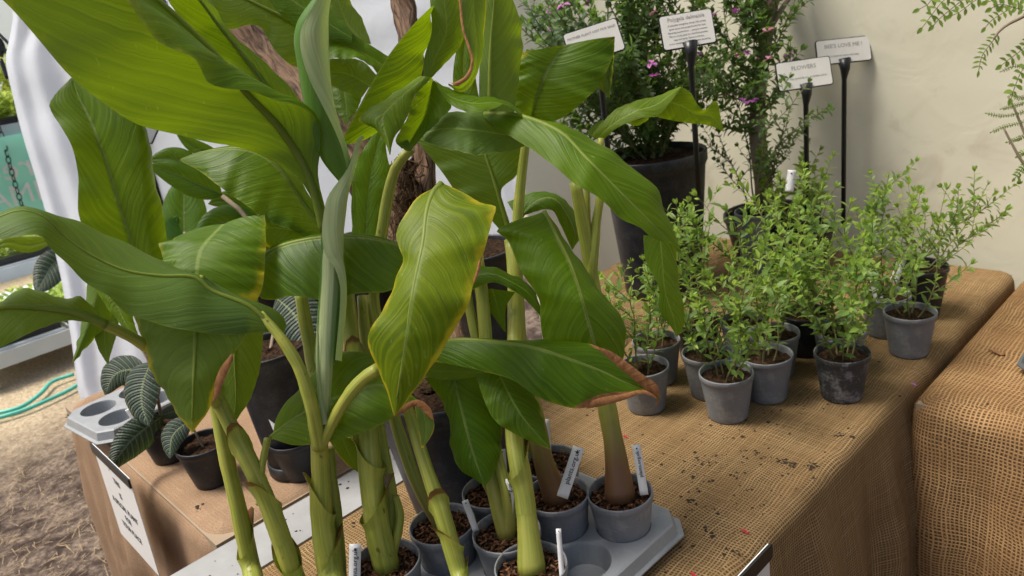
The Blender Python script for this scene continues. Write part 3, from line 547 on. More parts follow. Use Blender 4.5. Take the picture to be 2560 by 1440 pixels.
q, rr = S(14, [(1110, 1300), (1062, 1160), (1022, 1030), (960, 850), (935, 740), (952, 600), (985, 430), (1028, 372)], [1.18, 1.18, 1.19, 1.22, 1.24, 1.25, 1.24, 1.22], [24, 22, 20, 17, 13, 12, 14, 15, 12], n=40); sheath(pl[14], q, rr, .05, .16, 1.12, .8, 1.); sheath(pl[14], q, rr, .12, .23, 1.14, .6, 3.6); sheath(pl[14], q, rr, .20, .30, 1.14, .7, 5.)
S(7, [(1045, 1215), (1010, 1120), (985, 1040), (950, 900), (920, 740)], [1.28, 1.28, 1.29, 1.3, 1.32], [17, 16, 16, 15, 14, 12], base=.7)
q, rr = S(6, [(1312, 1250), (1287, 1100), (1282, 980), (1287, 850), (1287, 700), (1275, 600)], [1.19, 1.2, 1.24, 1.28, 1.34, 1.37], [35, 26, 24, 22, 21, 19, 15], base=.35, n=34); sheath(pl[6], q, rr, .18, .42, 1.10, .9, .5)
q, rr = S(5, [(1240, 1240), (1226, 1150), (1212, 1000), (1214, 850), (1195, 640)], [1.26, 1.27, 1.28, 1.29, 1.3], [23, 20, 18, 18, 17, 14], base=.5); S(5, [(1268, 1235), (1240, 1130), (1230, 1000), (1190, 850), (1150, 640)], [1.25, 1.26, 1.28, 1.3, 1.3], [20, 16, 14, 13, 12, 10], base=.5)
q, rr = S(2, [(1358, 1150), (1342, 1060), (1305, 900), (1292, 700), (1294, 550), (1310, 390), (1326, 292)], [1.30, 1.30, 1.31, 1.32, 1.33, 1.33, 1.32], [34, 25, 21, 18, 16, 14, 12, 11], base=1., n=34)
S(3, [(1330, 1110), (1325, 1050), (1300, 900)], [1.40, 1.41, 1.42], [20, 17, 15, 12]); S(4, [(1200, 1150), (1180, 1000), (1150, 850)], [1.36, 1.37, 1.38], [16, 15, 13, 10], base=.5)
q, rr = S(1, [(1538, 1130), (1515, 1000), (1500, 850), (1484, 720), (1465, 600), (1438, 455)], [1.31, 1.32, 1.33, 1.33, 1.32, 1.3], [38, 26, 22, 20, 18, 17, 15], base=1.15, n=34)
S(1, [(1483, 760), (1480, 680), (1490, 560), (1500, 490), (1502, 345)], [1.33, 1.32, 1.32, 1.31, 1.30], [13, 15, 12, 10, 8], own=False, name='petiole'); S(1, [(1472, 680), (1470, 560), (1466, 440)], [1.345, 1.34, 1.33], [8, 8, 7], own=False, name='petiole')
# ---- leaves (left cluster)
E12, E13, E11 = pl[12], pl[13], pl[11]
LA = [(808, 578), (790, 520), (745, 442), (680, 402), (600, 368), (480, 345), (345, 312), (230, 235), (130, 140), (40, 35), (-40, -50), (-60, -130), (40, -190), (150, -205)]
MA = [(812, 578), (775, 440), (700, 320), (612, 225), (540, 140), (450, 50), (390, -5), (290, -90), (150, -200)]
FA = [(815, 576), (802, 480), (793, 425), (801, 365), (803, 325), (788, 283), (745, 247), (690, 226), (640, 200), (560, 150), (485, 97), (410, 40), (355, 0), (280, -70), (152, -200)]
EA = [(815, 577), (799, 480), (790, 425), (798, 365), (800, 325), (784, 288), (740, 262), (690, 249), (630, 231), (570, 223), (520, 206), (502, 170), (482, 140), (432, 119), (390, 100), (352, 55), (315, 0), (240, -70), (151, -198)]
leaf_obj(E13, [([LA, MA, FA, EA], [-1., 0., .78, 1.], [(1.22, 1.17, 1.10, 1.03, .98, .96), (1.22, 1.19, 1.13, 1.05, 1.0, .97), (1.22, 1.165, 1.10, 1.03, .98, .965), (1.22, 1.15, 1.07, 1.0, .95, .96)])], under=True, yel=.35, bv=.55, rib=.009, cup=.06, nv=56, seed=4)
leaf_obj(E13, [L3([(755, 345), (640, 215), (560, 152), (490, 97), (440, 30), (415, -10), (400, -70)], [(762, 345), (665, 215), (600, 130), (540, 55), (490, -10), (420, -80)], [(770, 345), (748, 258), (742, 240), (700, 190), (620, 120), (560, 60), (522, 0), (440, -75)], (1.27, 1.22, 1.17, 1.1), (.02, .03))], bv=.35, rib=.006, seed=9)
leaf_obj(E12, [L3([(840, 135), (745, 167), (692, 132), (655, 72), (625, 62), (575, 72), (545, 40), (500, -40)], [(840, 120), (740, 60), (640, 10), (500, -60)], [(840, 100), (760, 0), (660, -80), (500, -70)], (1.38, 1.34, 1.3), (.0, .04))], under=True, bv=.66, rib=.006, seed=11, cup=.12)
leaf_obj(E12, [L3([(880, 110), (790, 90), (740, 66), (700, 35), (668, -5), (640, -50)], [(880, 95), (790, 40), (700, -20), (640, -60)], [(880, 80), (800, 0), (720, -50), (640, -70)], (1.34, 1.32, 1.3), (0, .02))], bv=.45, seed=12)
# unfurling pale leaf and the rolled spear
leaf_obj(E13, [([[(874, 455), (858, 382), (835, 322), (800, 252), (771, 192), (753, 132), (750, 92), (758, 60), (796, -2), (830, -60)], [(880, 455), (862, 400), (838, 320), (830, 250), (823, 120), (823, 0), (830, -60)], [(866, 472), (800, 390), (763, 265), (743, 150), (736, 95), (746, 48), (790, -12), (830, -62)]], [-1., .0, 1.], [(1.16, 1.12, 1.1, 1.08), (1.18, 1.15, 1.13, 1.1), (1.20, 1.18, 1.16, 1.1)])], under=True, mat_=M['roll'], cup=.35, rip=0, seed=20, nu=9)
leaf_obj(E13, [([[(838, 900), (851, 735), (838, 672), (815, 640), (806, 600), (806, 560), (818, 495), (845, 455), (872, 415), (892, 350), (905, 338)], [(839, 905), (853, 720), (858, 640), (861, 560), (868, 500), (878, 440), (888, 390), (905, 340)], [(790, 905), (803, 720), (804, 640), (812, 560), (826, 490), (850, 455), (874, 418), (894, 352), (906, 340)]], [-1., .0, 1.], [(1.128, 1.128, 1.125, 1.14), (1.15, 1.15, 1.155, 1.15), (1.175, 1.175, 1.18, 1.15)])], under=True, mat_=M['roll'], cup=.4, rip=0, seed=21, nu=9)
q = pxpath([(808, 1066), (812, 1000), (815, 900), (821, 800), (829, 700), (834, 600), (846, 510)], [1.15, 1.145, 1.15, 1.155, 1.17], 40); zz = np.array([depth(p) for p in q]); mb = MB(); mb.tube(q, np.interp(np.linspace(0, 1, 40), [0, .1, .4, .75, 1], [9, 14, 22, 25, 21])*zz/F, 20); keep(mb.build('rolled_leaf', M['roll']), E13)
leaf_obj(E13, [([[(822, 1060), (806, 1000), (800, 930), (798, 860), (794, 780), (797, 730)], [(806, 1062), (796, 1000), (790, 930), (790, 860), (793, 790), (797, 728)]], [-1., 1.], [(1.14, 1.13), (1.137, 1.13)])], mat_=M['roll'], cup=.2, rip=0, seed=22)
# big arched leaf on the left
leaf_obj(E13, [([[(712, 830), (714, 800), (682, 770), (612, 745), (540, 716), (450, 680), (390, 640), (330, 610), (200, 562), (110, 536), (40, 526), (-60, 570), (-160, 640)], [(690, 826), (625, 766), (530, 727), (485, 693), (400, 690), (310, 676), (230, 640), (160, 592), (105, 541), (40, 528), (-60, 575), (-160, 640)], [(690, 828), (650, 832), (560, 838), (480, 830), (330, 786), (270, 745), (220, 715), (150, 640), (108, 588), (50, 593), (-20, 604), (-160, 650)]], [-1., 0., 1.], [(1.14, 1.16, 1.13, 1.05, .99), (1.12, 1.10, 1.05, 1.0, .97), (1.12, 1.05, 1.01, .97, .96)])], under=True, bv=.33, rib=.004, cup=.10, nv=52, seed=31, yel=.15)
leaf_obj(E12, [L3([(262, 806), (236, 775), (206, 742), (190, 738), (160, 748), (125, 738), (95, 723), (55, 723), (0, 756), (-120, 815)], [(265, 813), (200, 785), (110, 770), (0, 770), (-120, 815)], [(262, 818), (190, 801), (110, 817), (40, 850), (-30, 872), (-120, 822)], (1.06, 1.02, .98), (.035, -.01))], under=True, bv=.5, rib=.0075, seed=33)
stem_obj(E12, [(262, 812), (300, 828), (350, 856), (440, 920), (520, 985), (548, 1010)], [1.06, 1.10, 1.14, 1.16], [13, 14, 15, 15, 17], name='petiole')
leaf_obj(E12, [L3([(470, 700), (345, 765), (348, 830), (368, 890), (396, 962), (436, 1022), (480, 1082)], [(505, 690), (492, 800), (486, 900), (482, 1000), (480, 1082)], [(540, 715), (615, 795), (612, 843), (576, 896), (543, 950), (522, 1024), (481, 1082)], (1.12, 1.08, 1.06, 1.07), (.02, .02))], yel=.75, brown=.30, bv=.62, rib=.004, seed=8, under=True, ytip=.5)
leaf_obj(E11, [L3([(570, 745), (530, 850), (545, 1000), (583, 1060)], [(605, 745), (587, 870), (590, 980), (585, 1060)], [(645, 745), (657, 830), (651, 910), (631, 985), (586, 1060)], (1.24, 1.21, 1.20), (.0, .02))], yel=.35, brown=.1, bv=.8, rib=.003, seed=36, under=True)
leaf_obj(E11, [([[(445, 594), (415, 606), (400, 614), (408, 650), (440, 730)], [(560, 560), (532, 588), (504, 620), (492, 660), (489, 740)], [(662, 537), (665, 600), (662, 660), (657, 715), (640, 757)]], [-1., 0., 1.], [(1.24, 1.2, 1.17, 1.16), (1.24, 1.19, 1.165, 1.16), (1.24, 1.205, 1.19, 1.18)]),
    ([[(788, 594), (745, 569), (702, 541), (662, 535)], [(788, 595), (745, 580), (700, 570), (655, 570)], [(788, 597), (742, 607), (702, 626), (655, 612)]], [-1., 0., 1.], [(1.28, 1.26, 1.245)]*3)], yel=.7, bv=.42, seed=41, cup=.07)
leaf_obj(pl[8], [L3([(640, 648), (700, 606), (800, 588), (900, 585), (980, 600), (1070, 640)], [(640, 660), (700, 618), (800, 595), (900, 592), (980, 608), (1070, 642)], [(636, 700), (655, 747), (740, 741), (830, 751), (900, 733), (990, 722), (1070, 650)], (1.235, 1.22, 1.21, 1.21), (.03, -.03))], bv=.28, rib=.005, seed=44)
leaf_obj(E12, [L3([(806, 602), (740, 582), (660, 546), (600, 502), (540, 460), (500, 428), (462, 408), (450, 402)], [(806, 575), (758, 511), (705, 433), (662, 392), (600, 372), (520, 378), (450, 400)], [(806, 545), (765, 475), (745, 437), (700, 400), (655, 376), (600, 363), (530, 371), (452, 396)], (1.29, 1.27, 1.26, 1.28), (-.03, .02))], bv=.5, rib=.005, seed=47, yel=.3, ytip=.3)
leaf_obj(E11, [([[(250, 650), (206, 572), (196, 520), (195, 440), (181, 370), (150, 312), (124, 268), (138, 238), (178, 194)], [(348, 655), (325, 590), (295, 500), (262, 400), (225, 300), (196, 240), (181, 196)], [(382, 655), (371, 560), (363, 450), (363, 362), (345, 300), (280, 240), (183, 196)], [(440, 650), (420, 600), (396, 480), (375, 380), (356, 305), (286, 240), (184, 196)]], [-1., 0., .8, 1.], [(1.27, 1.22, 1.2, 1.22), (1.27, 1.24, 1.22, 1.22), (1.26, 1.23, 1.21, 1.22), (1.28, 1.27, 1.25, 1.23)])], bv=.55, rib=.004, seed=51, cup=.07)
leaf_obj(E11, [L3([(178, 196), (150, 222), (132, 245), (129, 262)], [(184, 198), (158, 222), (138, 243), (130, 263)], [(200, 205), (170, 225), (142, 242), (130, 264)], (1.225, 1.24), (0, 0))], bv=.4, seed=52, nv=14)
leaf_obj(E11, [L3([(235, 715), (268, 770), (298, 806), (330, 858)], [(280, 735), (305, 790), (325, 830), (340, 860)], [(332, 760), (334, 800), (343, 830), (350, 862)], (1.18, 1.17), (0, 0))], bv=.6, seed=53, nv=20)
leaf_obj(E11, [L3([(222, 690), (206, 800), (190, 870), (181, 905)], [(250, 690), (228, 790), (205, 855), (182, 908)], [(300, 745), (262, 820), (222, 862), (184, 906)], (1.3, 1.3), (.02, .03))], bv=.5, seed=54, brown=.5, under=True, yel=.2); leaf_obj(E11, [L3([(236, 800), (238, 850), (255, 890), (270, 912)], [(265, 780), (262, 850), (270, 912)], [(300, 790), (288, 850), (278, 880), (271, 912)], (1.33, 1.32), (0, 0))], bv=.3, seed=55, under=True)
leaf_obj(E12, [L3([(680, 1090), (694, 1042), (714, 1006), (770, 950), (838, 884), (900, 880), (955, 905), (1010, 970), (1050, 1004)], [(677, 1094), (730, 1050), (800, 1010), (870, 984), (940, 962), (1000, 975), (1050, 1005)], [(680, 1097), (740, 1113), (830, 1103), (920, 1076), (985, 1043), (1020, 1020), (1050, 1006)], (1.18, 1.17, 1.165, 1.165), (.02, -.02))], bv=.55, rib=.004, seed=57, yel=.25, brown=.45)
leaf_obj(E12, [L3([(1035, 1005), (1044, 1060), (1050, 1098), (1053, 1122)], [(1050, 1003), (1064, 1060), (1062, 1098), (1054, 1123)], [(1062, 1006), (1084, 1050), (1082, 1082), (1056, 1123)], (1.16, 1.155), (.0, .0))], bv=.9, seed=58, yel=.9, brown=.9, nv=24, under=True)
leaf_obj(E13, [L3([(822, 1100), (848, 1140), (872, 1165), (898, 1183)], [(856, 1095), (875, 1140), (898, 1184)], [(892, 1092), (902, 1130), (899, 1184)], (1.25, 1.25), (0, 0))], bv=.7, seed=59, yel=.7, nv=20)
# ---- leaves (middle)
leaf_obj(pl[14], [L3([(1098, 462), (1050, 490), (1010, 540), (988, 585), (999, 618), (1010, 650), (985, 705), (958, 775), (918, 846), (930, 892), (958, 950), (985, 1040)], [(1104, 460), (1085, 482), (1068, 530), (1060, 600), (1050, 650), (1035, 720), (1022, 800), (1010, 880), (998, 960), (986, 1040)], [(1108, 459), (1150, 478), (1190, 499), (1239, 515), (1232, 548), (1215, 612), (1200, 660), (1182, 715), (1170, 762), (1148, 805), (1110, 870), (1080, 912), (1050, 958), (1020, 1000), (988, 1040)], (1.15, 1.09, 1.06, 1.06, 1.09), (.025, .015))], yel=1.25, brown=.30, bv=1.0, rib=.006, seed=61, cup=.05, nv=52)
leaf_obj(pl[7], [L3([(1060, 853), (1150, 847), (1250, 849), (1380, 852), (1460, 856), (1512, 877), (1552, 906), (1600, 940), (1632, 962), (1650, 994)], [(1060, 866), (1150, 851), (1250, 858), (1330, 869), (1420, 896), (1500, 926), (1560, 955), (1612, 976), (1650, 996)], [(1060, 900), (1110, 908), (1200, 926), (1280, 950), (1340, 990), (1400, 1014), (1450, 1021), (1500, 1006), (1560, 990), (1612, 982), (1649, 1000)], (1.22, 1.18, 1.15, 1.17, 1.2), (.03, -.015))], yel=.45, btip=2.0, brown=.15, bv=.36, rib=.005, seed=64, nv=56)
leaf_obj(pl[7], [([[(1052, 905), (1110, 903), (1180, 911), (1215, 932)], [(1052, 935), (1100, 950), (1160, 948), (1212, 934)]], [-1., 1.], [(1.24, 1.23), (1.25, 1.24)])], under=True, bv=.3, seed=65, nv=20)
leaf_obj(pl[6], [L3([(1352, 532), (1300, 550), (1241, 575), (1268, 598), (1290, 650), (1312, 692), (1345, 742), (1350, 800), (1356, 842), (1372, 870), (1430, 945), (1515, 990)], [(1360, 530), (1390, 590), (1425, 660), (1450, 730), (1470, 800), (1487, 862), (1515, 990)], [(1366, 531), (1400, 576), (1440, 640), (1490, 710), (1532, 762), (1561, 812), (1564, 850), (1560, 895), (1545, 950), (1516, 990)], (1.26, 1.22, 1.20, 1.21, 1.23), (.02, .03))], bv=.45, rib=.005, seed=67, yel=.1, nv=48)
leaf_obj(pl[6], [L3([(1208, 292), (1260, 331), (1300, 356), (1340, 380), (1390, 420), (1440, 461), (1490, 490), (1525, 520), (1560, 551), (1600, 570), (1628, 592), (1660, 606), (1690, 613), (1704, 636)], [(1212, 286), (1300, 291), (1400, 331), (1460, 390), (1530, 460), (1600, 530), (1650, 580), (1704, 636)], [(1225, 280), (1350, 297), (1460, 335), (1530, 380), (1590, 425), (1640, 470), (1661, 520), (1681, 570), (1705, 634)], (1.22, 1.16, 1.12, 1.12, 1.15), (-.01, .03))], bv=.56, rib=.005, seed=70, yel=.15, nv=52)
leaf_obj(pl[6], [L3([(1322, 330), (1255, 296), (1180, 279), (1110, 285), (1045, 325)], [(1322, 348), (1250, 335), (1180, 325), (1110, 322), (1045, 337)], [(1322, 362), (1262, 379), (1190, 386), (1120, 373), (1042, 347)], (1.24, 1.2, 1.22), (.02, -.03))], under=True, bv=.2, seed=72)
T_1 = ([[(1045, 192), (1000, 211), (960, 250), (925, 278), (895, 297)], [(1062, 192), (1012, 250), (980, 300), (940, 318), (897, 298)]], [-1., -.4], [(1.17, 1.14), (1.165, 1.13)])
leaf_obj(pl[14], [([[(1046, 192), (960, 250), (895, 297), (935, 321), (960, 350), (974, 386)], [(1062, 191), (1000, 245), (958, 290), (962, 325), (972, 360), (975, 387)], [(1080, 195), (1036, 240), (1021, 285), (1003, 320), (985, 345), (976, 386)]], [-1., 0., 1.], [(1.18, 1.15, 1.13), (1.175, 1.14, 1.125), (1.18, 1.15, 1.13)])], yel=.55, bv=.75, seed=74, cup=.1, nv=30)
leaf_obj(pl[14], [([[(1078, 195), (1036, 240), (1021, 285), (1003, 322), (988, 350), (1005, 372)], [(1082, 197), (1075, 240), (1062, 290), (1040, 330), (1018, 366)], [(1088, 203), (1112, 238), (1128, 266), (1100, 300), (1060, 338), (1026, 378)]], [-1., 0., 1.], [(1.19, 1.18, 1.18), (1.21, 1.21, 1.20), (1.20, 1.2, 1.2)]), ([[(1086, 201), (1125, 222), (1180, 238), (1250, 247), (1302, 274)], [(1090, 208), (1122, 240), (1180, 258), (1250, 258), (1302, 282)], [(1092, 214), (1118, 252), (1150, 275), (1195, 281), (1235, 270), (1265, 262), (1303, 290)]], [-1., 0., 1.], [(1.195, 1.19, 1.2), (1.18, 1.17, 1.19), (1.17, 1.155, 1.18)])], bv=.6, seed=75, yel=.15, cup=.1, nv=34)
leaf_obj(pl[14], [L3([(1020, 350), (1002, 352), (992, 355)], [(1026, 362), (1010, 364), (993, 357)], [(1028, 377), (1015, 377), (994, 360)], (1.19, 1.185), (0, 0))], bv=.3, under=True, nv=10, seed=76)
leaf_obj(pl[5], [L3([(1196, 290), (1198, 200), (1203, 100), (1210, 0), (1225, -70)], [(1224, 290), (1224, 200), (1227, 110), (1236, 0), (1240, -80)], [(1285, 290), (1298, 190), (1307, 100), (1298, 45), (1284, 0), (1250, -70)], (1.25, 1.24, 1.22), (.01, .03))], bv=.7, rib=.004, seed=78, under=True)
leaf_obj(pl[5], [([[(1148, -60), (1154, 60), (1170, 110), (1179, 150), (1169, 190), (1142, 213), (1121, 209)], [(1180, -60), (1186, 50), (1192, 120), (1190, 165), (1175, 200), (1148, 222), (1121, 211)], [(1218, -60), (1213, 50), (1206, 130), (1196, 180), (1172, 220), (1150, 231), (1121, 213)]], [-1., 0., 1.], [(1.2, 1.19, 1.18), (1.21, 1.21, 1.19), (1.22, 1.23, 1.19)])], yel=.8, brown=.75, bv=.75, seed=79, under=True)
leaf_obj(pl[5], [L3([(1140, 260), (1132, 200), (1140, 130), (1160, 60)], [(1165, 260), (1160, 200), (1160, 130), (1170, 60)], [(1200, 260), (1190, 200), (1180, 130), (1180, 60)], (1.29, 1.28), (0, 0))], bv=.5, seed=80)
leaf_obj(pl[2], [([[(1320, 296), (1290, 275), (1288, 200), (1303, 133)], [(1327, 295), (1345, 230), (1376, 160), (1415, 112)], [(1334, 297), (1390, 301), (1440, 269), (1498, 212), (1530, 145), (1537, 91)]], [-1., 0., 1.], [(1.32, 1.30, 1.29), (1.32, 1.29, 1.28), (1.32, 1.28, 1.27)]), ([[(1303, 133), (1330, 128), (1350, 150)], [(1415, 112), (1425, 112), (1430, 140)], [(1537, 91), (1535, 130), (1527, 180), (1523, 243)]], [-1., 0., 1.], [(1.29, 1.32), (1.28, 1.32), (1.27, 1.30)])], bv=.5, rib=.005, seed=82, yel=.3)
leaf_obj(pl[2], [L3([(1500, 208), (1506, 222), (1522, 244)], [(1520, 170), (1520, 210), (1523, 244)], [(1536, 120), (1532, 180), (1524, 244)], (1.285, 1.30), (0, 0))], bv=.8, yel=1.1, seed=83, nv=16, under=True)
leaf_obj(pl[1], [([[(1478, 342), (1510, 300), (1560, 262), (1640, 240), (1700, 217)], [(1492, 346), (1530, 312), (1590, 278), (1640, 262), (1702, 218)], [(1506, 352), (1540, 322), (1600, 296), (1640, 291), (1670, 262), (1704, 219)]], [-1., 0., 1.], [(1.30, 1.29, 1.29), (1.30, 1.27, 1.28), (1.30, 1.26, 1.28)]), ([[(1702, 217), (1725, 230), (1745, 262), (1760, 274), (1790, 252), (1800, 285), (1809, 327)], [(1675, 255), (1705, 265), (1740, 285), (1780, 292), (1809, 328)], [(1640, 292), (1680, 301), (1730, 309), (1770, 313), (1809, 329)]], [-1., 0., 1.], [(1.285, 1.31, 1.33), (1.29, 1.31, 1.33), (1.30, 1.31, 1.33)]), ([[(1556, 302), (1590, 315), (1620, 300)], [(1560, 300), (1590, 300), (1622, 292)]], [-1., 1.], [(1.31, 1.31), (1.30, 1.30)])], bv=.8, seed=85, yel=.2, cup=.06)
leaf_obj(pl[1], [L3([(1495, 350), (1470, 335), (1480, 315), (1505, 300)], [(1495, 350), (1485, 330), (1495, 312), (1508, 300)], [(1495, 350), (1498, 330), (1504, 312), (1510, 300)], (1.31, 1.31), (0, 0))], bv=.3, seed=86, nv=12, under=True)
leaf_obj(pl[8], [([[(848, 364), (900, 262), (960, 155), (1030, 65), (1080, 15)], [(935, 335), (985, 300), (1045, 210), (1062, 138), (1079, 80), (1077, 12)]], [0., 1.], [(1.27, 1.23, 1.2), (1.29, 1.26, 1.24)])], bv=.30, seed=88, cup=.1)
leaf_obj(pl[8], [L3([(1058, 198), (1062, 138), (1079, 80), (1075, 0), (1070, -60)], [(1070, 198), (1090, 140), (1115, 80), (1110, 0), (1100, -60)], [(1078, 195), (1120, 152), (1161, 92), (1152, 0), (1140, -60)], (1.25, 1.23), (0, .02))], bv=.66, yel=.4, seed=89, under=True)
leaf_obj(pl[8], [L3([(905, 115), (822, 110), (815, 0), (800, -60)], [(915, 112), (870, 60), (845, 0), (820, -60)], [(928, 110), (906, 50), (873, 0), (840, -60)], (1.38, 1.36), (0, .02))], bv=.7, seed=90, under=True)
leaf_obj(pl[8], [L3([(974, 143), (925, 112), (870, 78), (822, 58), (780, 45)], [(965, 168), (920, 140), (870, 112), (822, 100), (780, 100)], [(946, 188), (922, 160), (890, 147), (822, 147), (780, 152)], (1.36, 1.34), (0, -.02))], bv=.42, seed=91)
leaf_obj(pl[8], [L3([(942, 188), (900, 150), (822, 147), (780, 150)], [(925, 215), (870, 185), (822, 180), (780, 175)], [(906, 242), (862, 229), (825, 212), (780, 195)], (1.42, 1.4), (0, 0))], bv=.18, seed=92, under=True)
leaf_obj(pl[8], [L3([(830, 215), (835, 260), (860, 310)], [(860, 225), (865, 260), (870, 310)], [(905, 242), (895, 270), (868, 312)], (1.45, 1.44), (0, 0))], bv=.25, seed=93)
leaf_obj(pl[6], [L3([(1285, 620), (1225, 548), (1150, 492), (1105, 430), (1042, 352)], [(1282, 610), (1250, 500), (1225, 420), (1195, 335)], [(1285, 600), (1252, 482), (1290, 440), (1306, 400), (1312, 345)], (1.36, 1.34, 1.33), (.0, .0))], under=True, bv=.22, rib=.006, seed=95)
leaf_obj(pl[2], [L3([(1268, 505), (1330, 482), (1392, 485), (1440, 540), (1450, 590), (1432, 624)], [(1296, 552), (1340, 505), (1385, 498), (1422, 545), (1438, 590), (1431, 624)], [(1262, 565), (1320, 535), (1378, 525), (1400, 560), (1418, 598), (1430, 625)], (1.38, 1.37, 1.39), (.02, 0))], bv=.4, rib=.003, seed=97)
leaf_obj(pl[2], [L3([(1395, 490), (1430, 520), (1450, 560)], [(1400, 500), (1425, 545), (1448, 600)], [(1400, 520), (1415, 560), (1440, 612)], (1.40, 1.41), (0, 0))], bv=.2, seed=98)
leaf_obj(pl[5], [L3([(1062, 945), (1095, 990), (1120, 1040), (1130, 1130), (1150, 1172), (1212, 1215)], [(1130, 930), (1150, 1010), (1167, 1080), (1188, 1150), (1212, 1215)], [(1200, 930), (1230, 1000), (1254, 1070), (1251, 1130), (1236, 1180), (1213, 1215)], (1.26, 1.23, 1.22), (.02, .02))], bv=.28, seed=101, rib=.003)
leaf_obj(pl[4], [L3([(1188, 935), (1215, 1012), (1242, 1056), (1302, 1092), (1377, 1124)], [(1245, 930), (1280, 1000), (1312, 1050), (1377, 1124)], [(1305, 935), (1342, 1000), (1357, 1050), (1378, 1123)], (1.20, 1.175, 1.17), (.0, .02))], bv=.6, yel=.3, seed=103)
leaf_obj(pl[5], [L3([(1165, 668), (1230, 667), (1282, 688), (1322, 710), (1346, 750), (1357, 798)], [(1168, 692), (1230, 685), (1280, 706), (1318, 730), (1344, 765), (1357, 798)], [(1172, 728), (1230, 706), (1275, 722), (1310, 746), (1340, 778), (1356, 798)], (1.27, 1.25, 1.25), (.02, 0))], bv=.38, yel=.5, seed=105)
leaf_obj(pl[5], [L3([(1180, 722), (1210, 760), (1240, 800), (1262, 830)], [(1230, 722), (1245, 770), (1262, 828)], [(1288, 730), (1265, 770), (1264, 830)], (1.30, 1.3), (0, 0))], bv=.25, seed=106, nv=20)
leaf_obj(pl[1], [L3([(1608, 588), (1614, 650), (1648, 722), (1647, 770), (1678, 818), (1692, 842)], [(1650, 592), (1656, 660), (1662, 730), (1682, 790), (1693, 842)], [(1696, 595), (1692, 660), (1702, 730), (1713, 800), (1694, 842)], (1.36, 1.35, 1.36), (0, .02))], bv=.55, seed=108, yel=.2)
leaf_obj(pl[14], [L3([(878, 610), (884, 500), (880, 430), (920, 355), (960, 300)], [(915, 610), (920, 500), (930, 430), (945, 360), (965, 300)], [(955, 610), (952, 500), (976, 440), (965, 370), (968, 300)], (1.32, 1.31), (0, 0))], bv=.25, seed=110, rib=.003)
leaf_obj(pl[14], [L3([(885, 600), (878, 530), (880, 480), (884, 450)], [(893, 600), (884, 530), (884, 480), (886, 450)], [(895, 600), (890, 530), (888, 480), (887, 450)], (1.27, 1.26), (0, 0))], bv=.6, seed=111, nv=16)

def burnt(k, inner, outer, z, seed):
    leaf_obj(pl[k], [([inner, outer], [.93, 1.], [z, z])], brown=3.6, yel=1., bv=.5, seed=seed, rip=.0018, cup=.12, nv=44, nu=5, name='dry_leaf_edge')
burnt(7, [(1498, 876), (1540, 912), (1585, 950), (1615, 975), (1640, 990)], [(1500, 868), (1530, 880), (1565, 903), (1610, 938), (1642, 962), (1652, 996)], (1.165, 1.175, 1.19), 301)
burnt(7, [(1468, 1004), (1510, 992), (1560, 984), (1605, 974), (1632, 985)], [(1466, 1022), (1510, 1014), (1560, 1000), (1610, 985), (1646, 1002), (1640, 1012)], (1.155, 1.165, 1.19), 302)
burnt(12, [(578, 884), (548, 925), (537, 960), (532, 1000)], [(584, 892), (572, 925), (555, 965), (548, 985), (532, 1012)], (1.075, 1.07), 303)
burnt(5, [(1152, -10), (1160, 70), (1176, 120), (1184, 155), (1174, 193), (1145, 216)], [(1146, -10), (1154, 70), (1168, 115), (1177, 155), (1164, 188), (1136, 206), (1119, 206)], (1.195, 1.185, 1.18), 304)
burnt(12, [(982, 1046), (1010, 1030), (1040, 1016), (1072, 1042)], [(984, 1034), (1008, 1012), (1045, 999), (1075, 1020), (1086, 1052)], (1.15, 1.15), 305)
burnt(14, [(1196, 655), (1190, 680), (1184, 700)], [(1206, 640), (1199, 675), (1186, 712)], (1.07, 1.07), 306)
# ------------------------------------------------------------------ lettering, labels, signs
def text_obj(txt, size, m, parent, fr, off=(0, 0), align='CENTER', ext=.0002, name='lettering', mirror=False):
    cu = bpy.data.curves.new(name, 'FONT'); cu.body = txt; cu.size = size; cu.align_x = align; cu.align_y = 'CENTER'; cu.extrude = ext; cu.resolution_u = 2
    o = bpy.data.objects.new(name, cu); COL.objects.link(o); bpy.context.view_layer.update(); me = bpy.data.meshes.new_from_object(o); bpy.data.objects.remove(o); me.materials.clear(); me.materials.append(m)
    c, rx, up = fr; nz = np.cross(rx, up); mm = np.eye(4); sx = -1 if mirror else 1
    for i in range(3): mm[i] = (rx[i]*sx, up[i], nz[i], c[i]+rx[i]*off[0]+up[i]*off[1])
    me.transform(Matrix(mm.tolist())); o = link(name, me); keep(o, parent); return o
def frame_from_px(TL, TR, BL, z):
    a, b, c = (P(*p, z) for p in (TL, TR, BL)); rx = nrm(b-a); up = (a-c)-rx*np.dot(a-c, rx); h = np.linalg.norm(up); up /= h; return a+(b-a)/2-up*h/2, rx, up, np.linalg.norm(b-a), h
def plate(mb, c, rx, up, w_, h_, th, r=.006, m=0):
    nz = np.cross(rx, up); ring = []
    for cx, cy_, a0 in ((1, 1, 0), (-1, 1, 90), (-1, -1, 180), (1, -1, 270)):
        for k in range(5): a = math.radians(a0+22.5*k); ring.append((cx*(w_/2-r)+r*math.cos(a), cy_*(h_/2-r)+r*math.sin(a)))
    n = len(ring); b = len(mb.v)
    for s in (1, -1):
        for x, y in ring: mb.vert(c+rx*x+up*y+nz*s*th/2)
    mb.face([b+i for i in range(n)], None, m); mb.face([b+n+i for i in range(n)][::-1], None, m)
    for i in range(n): mb.face((b+i, b+n+i, b+n+(i+1) % n, b+(i+1) % n), None, m)
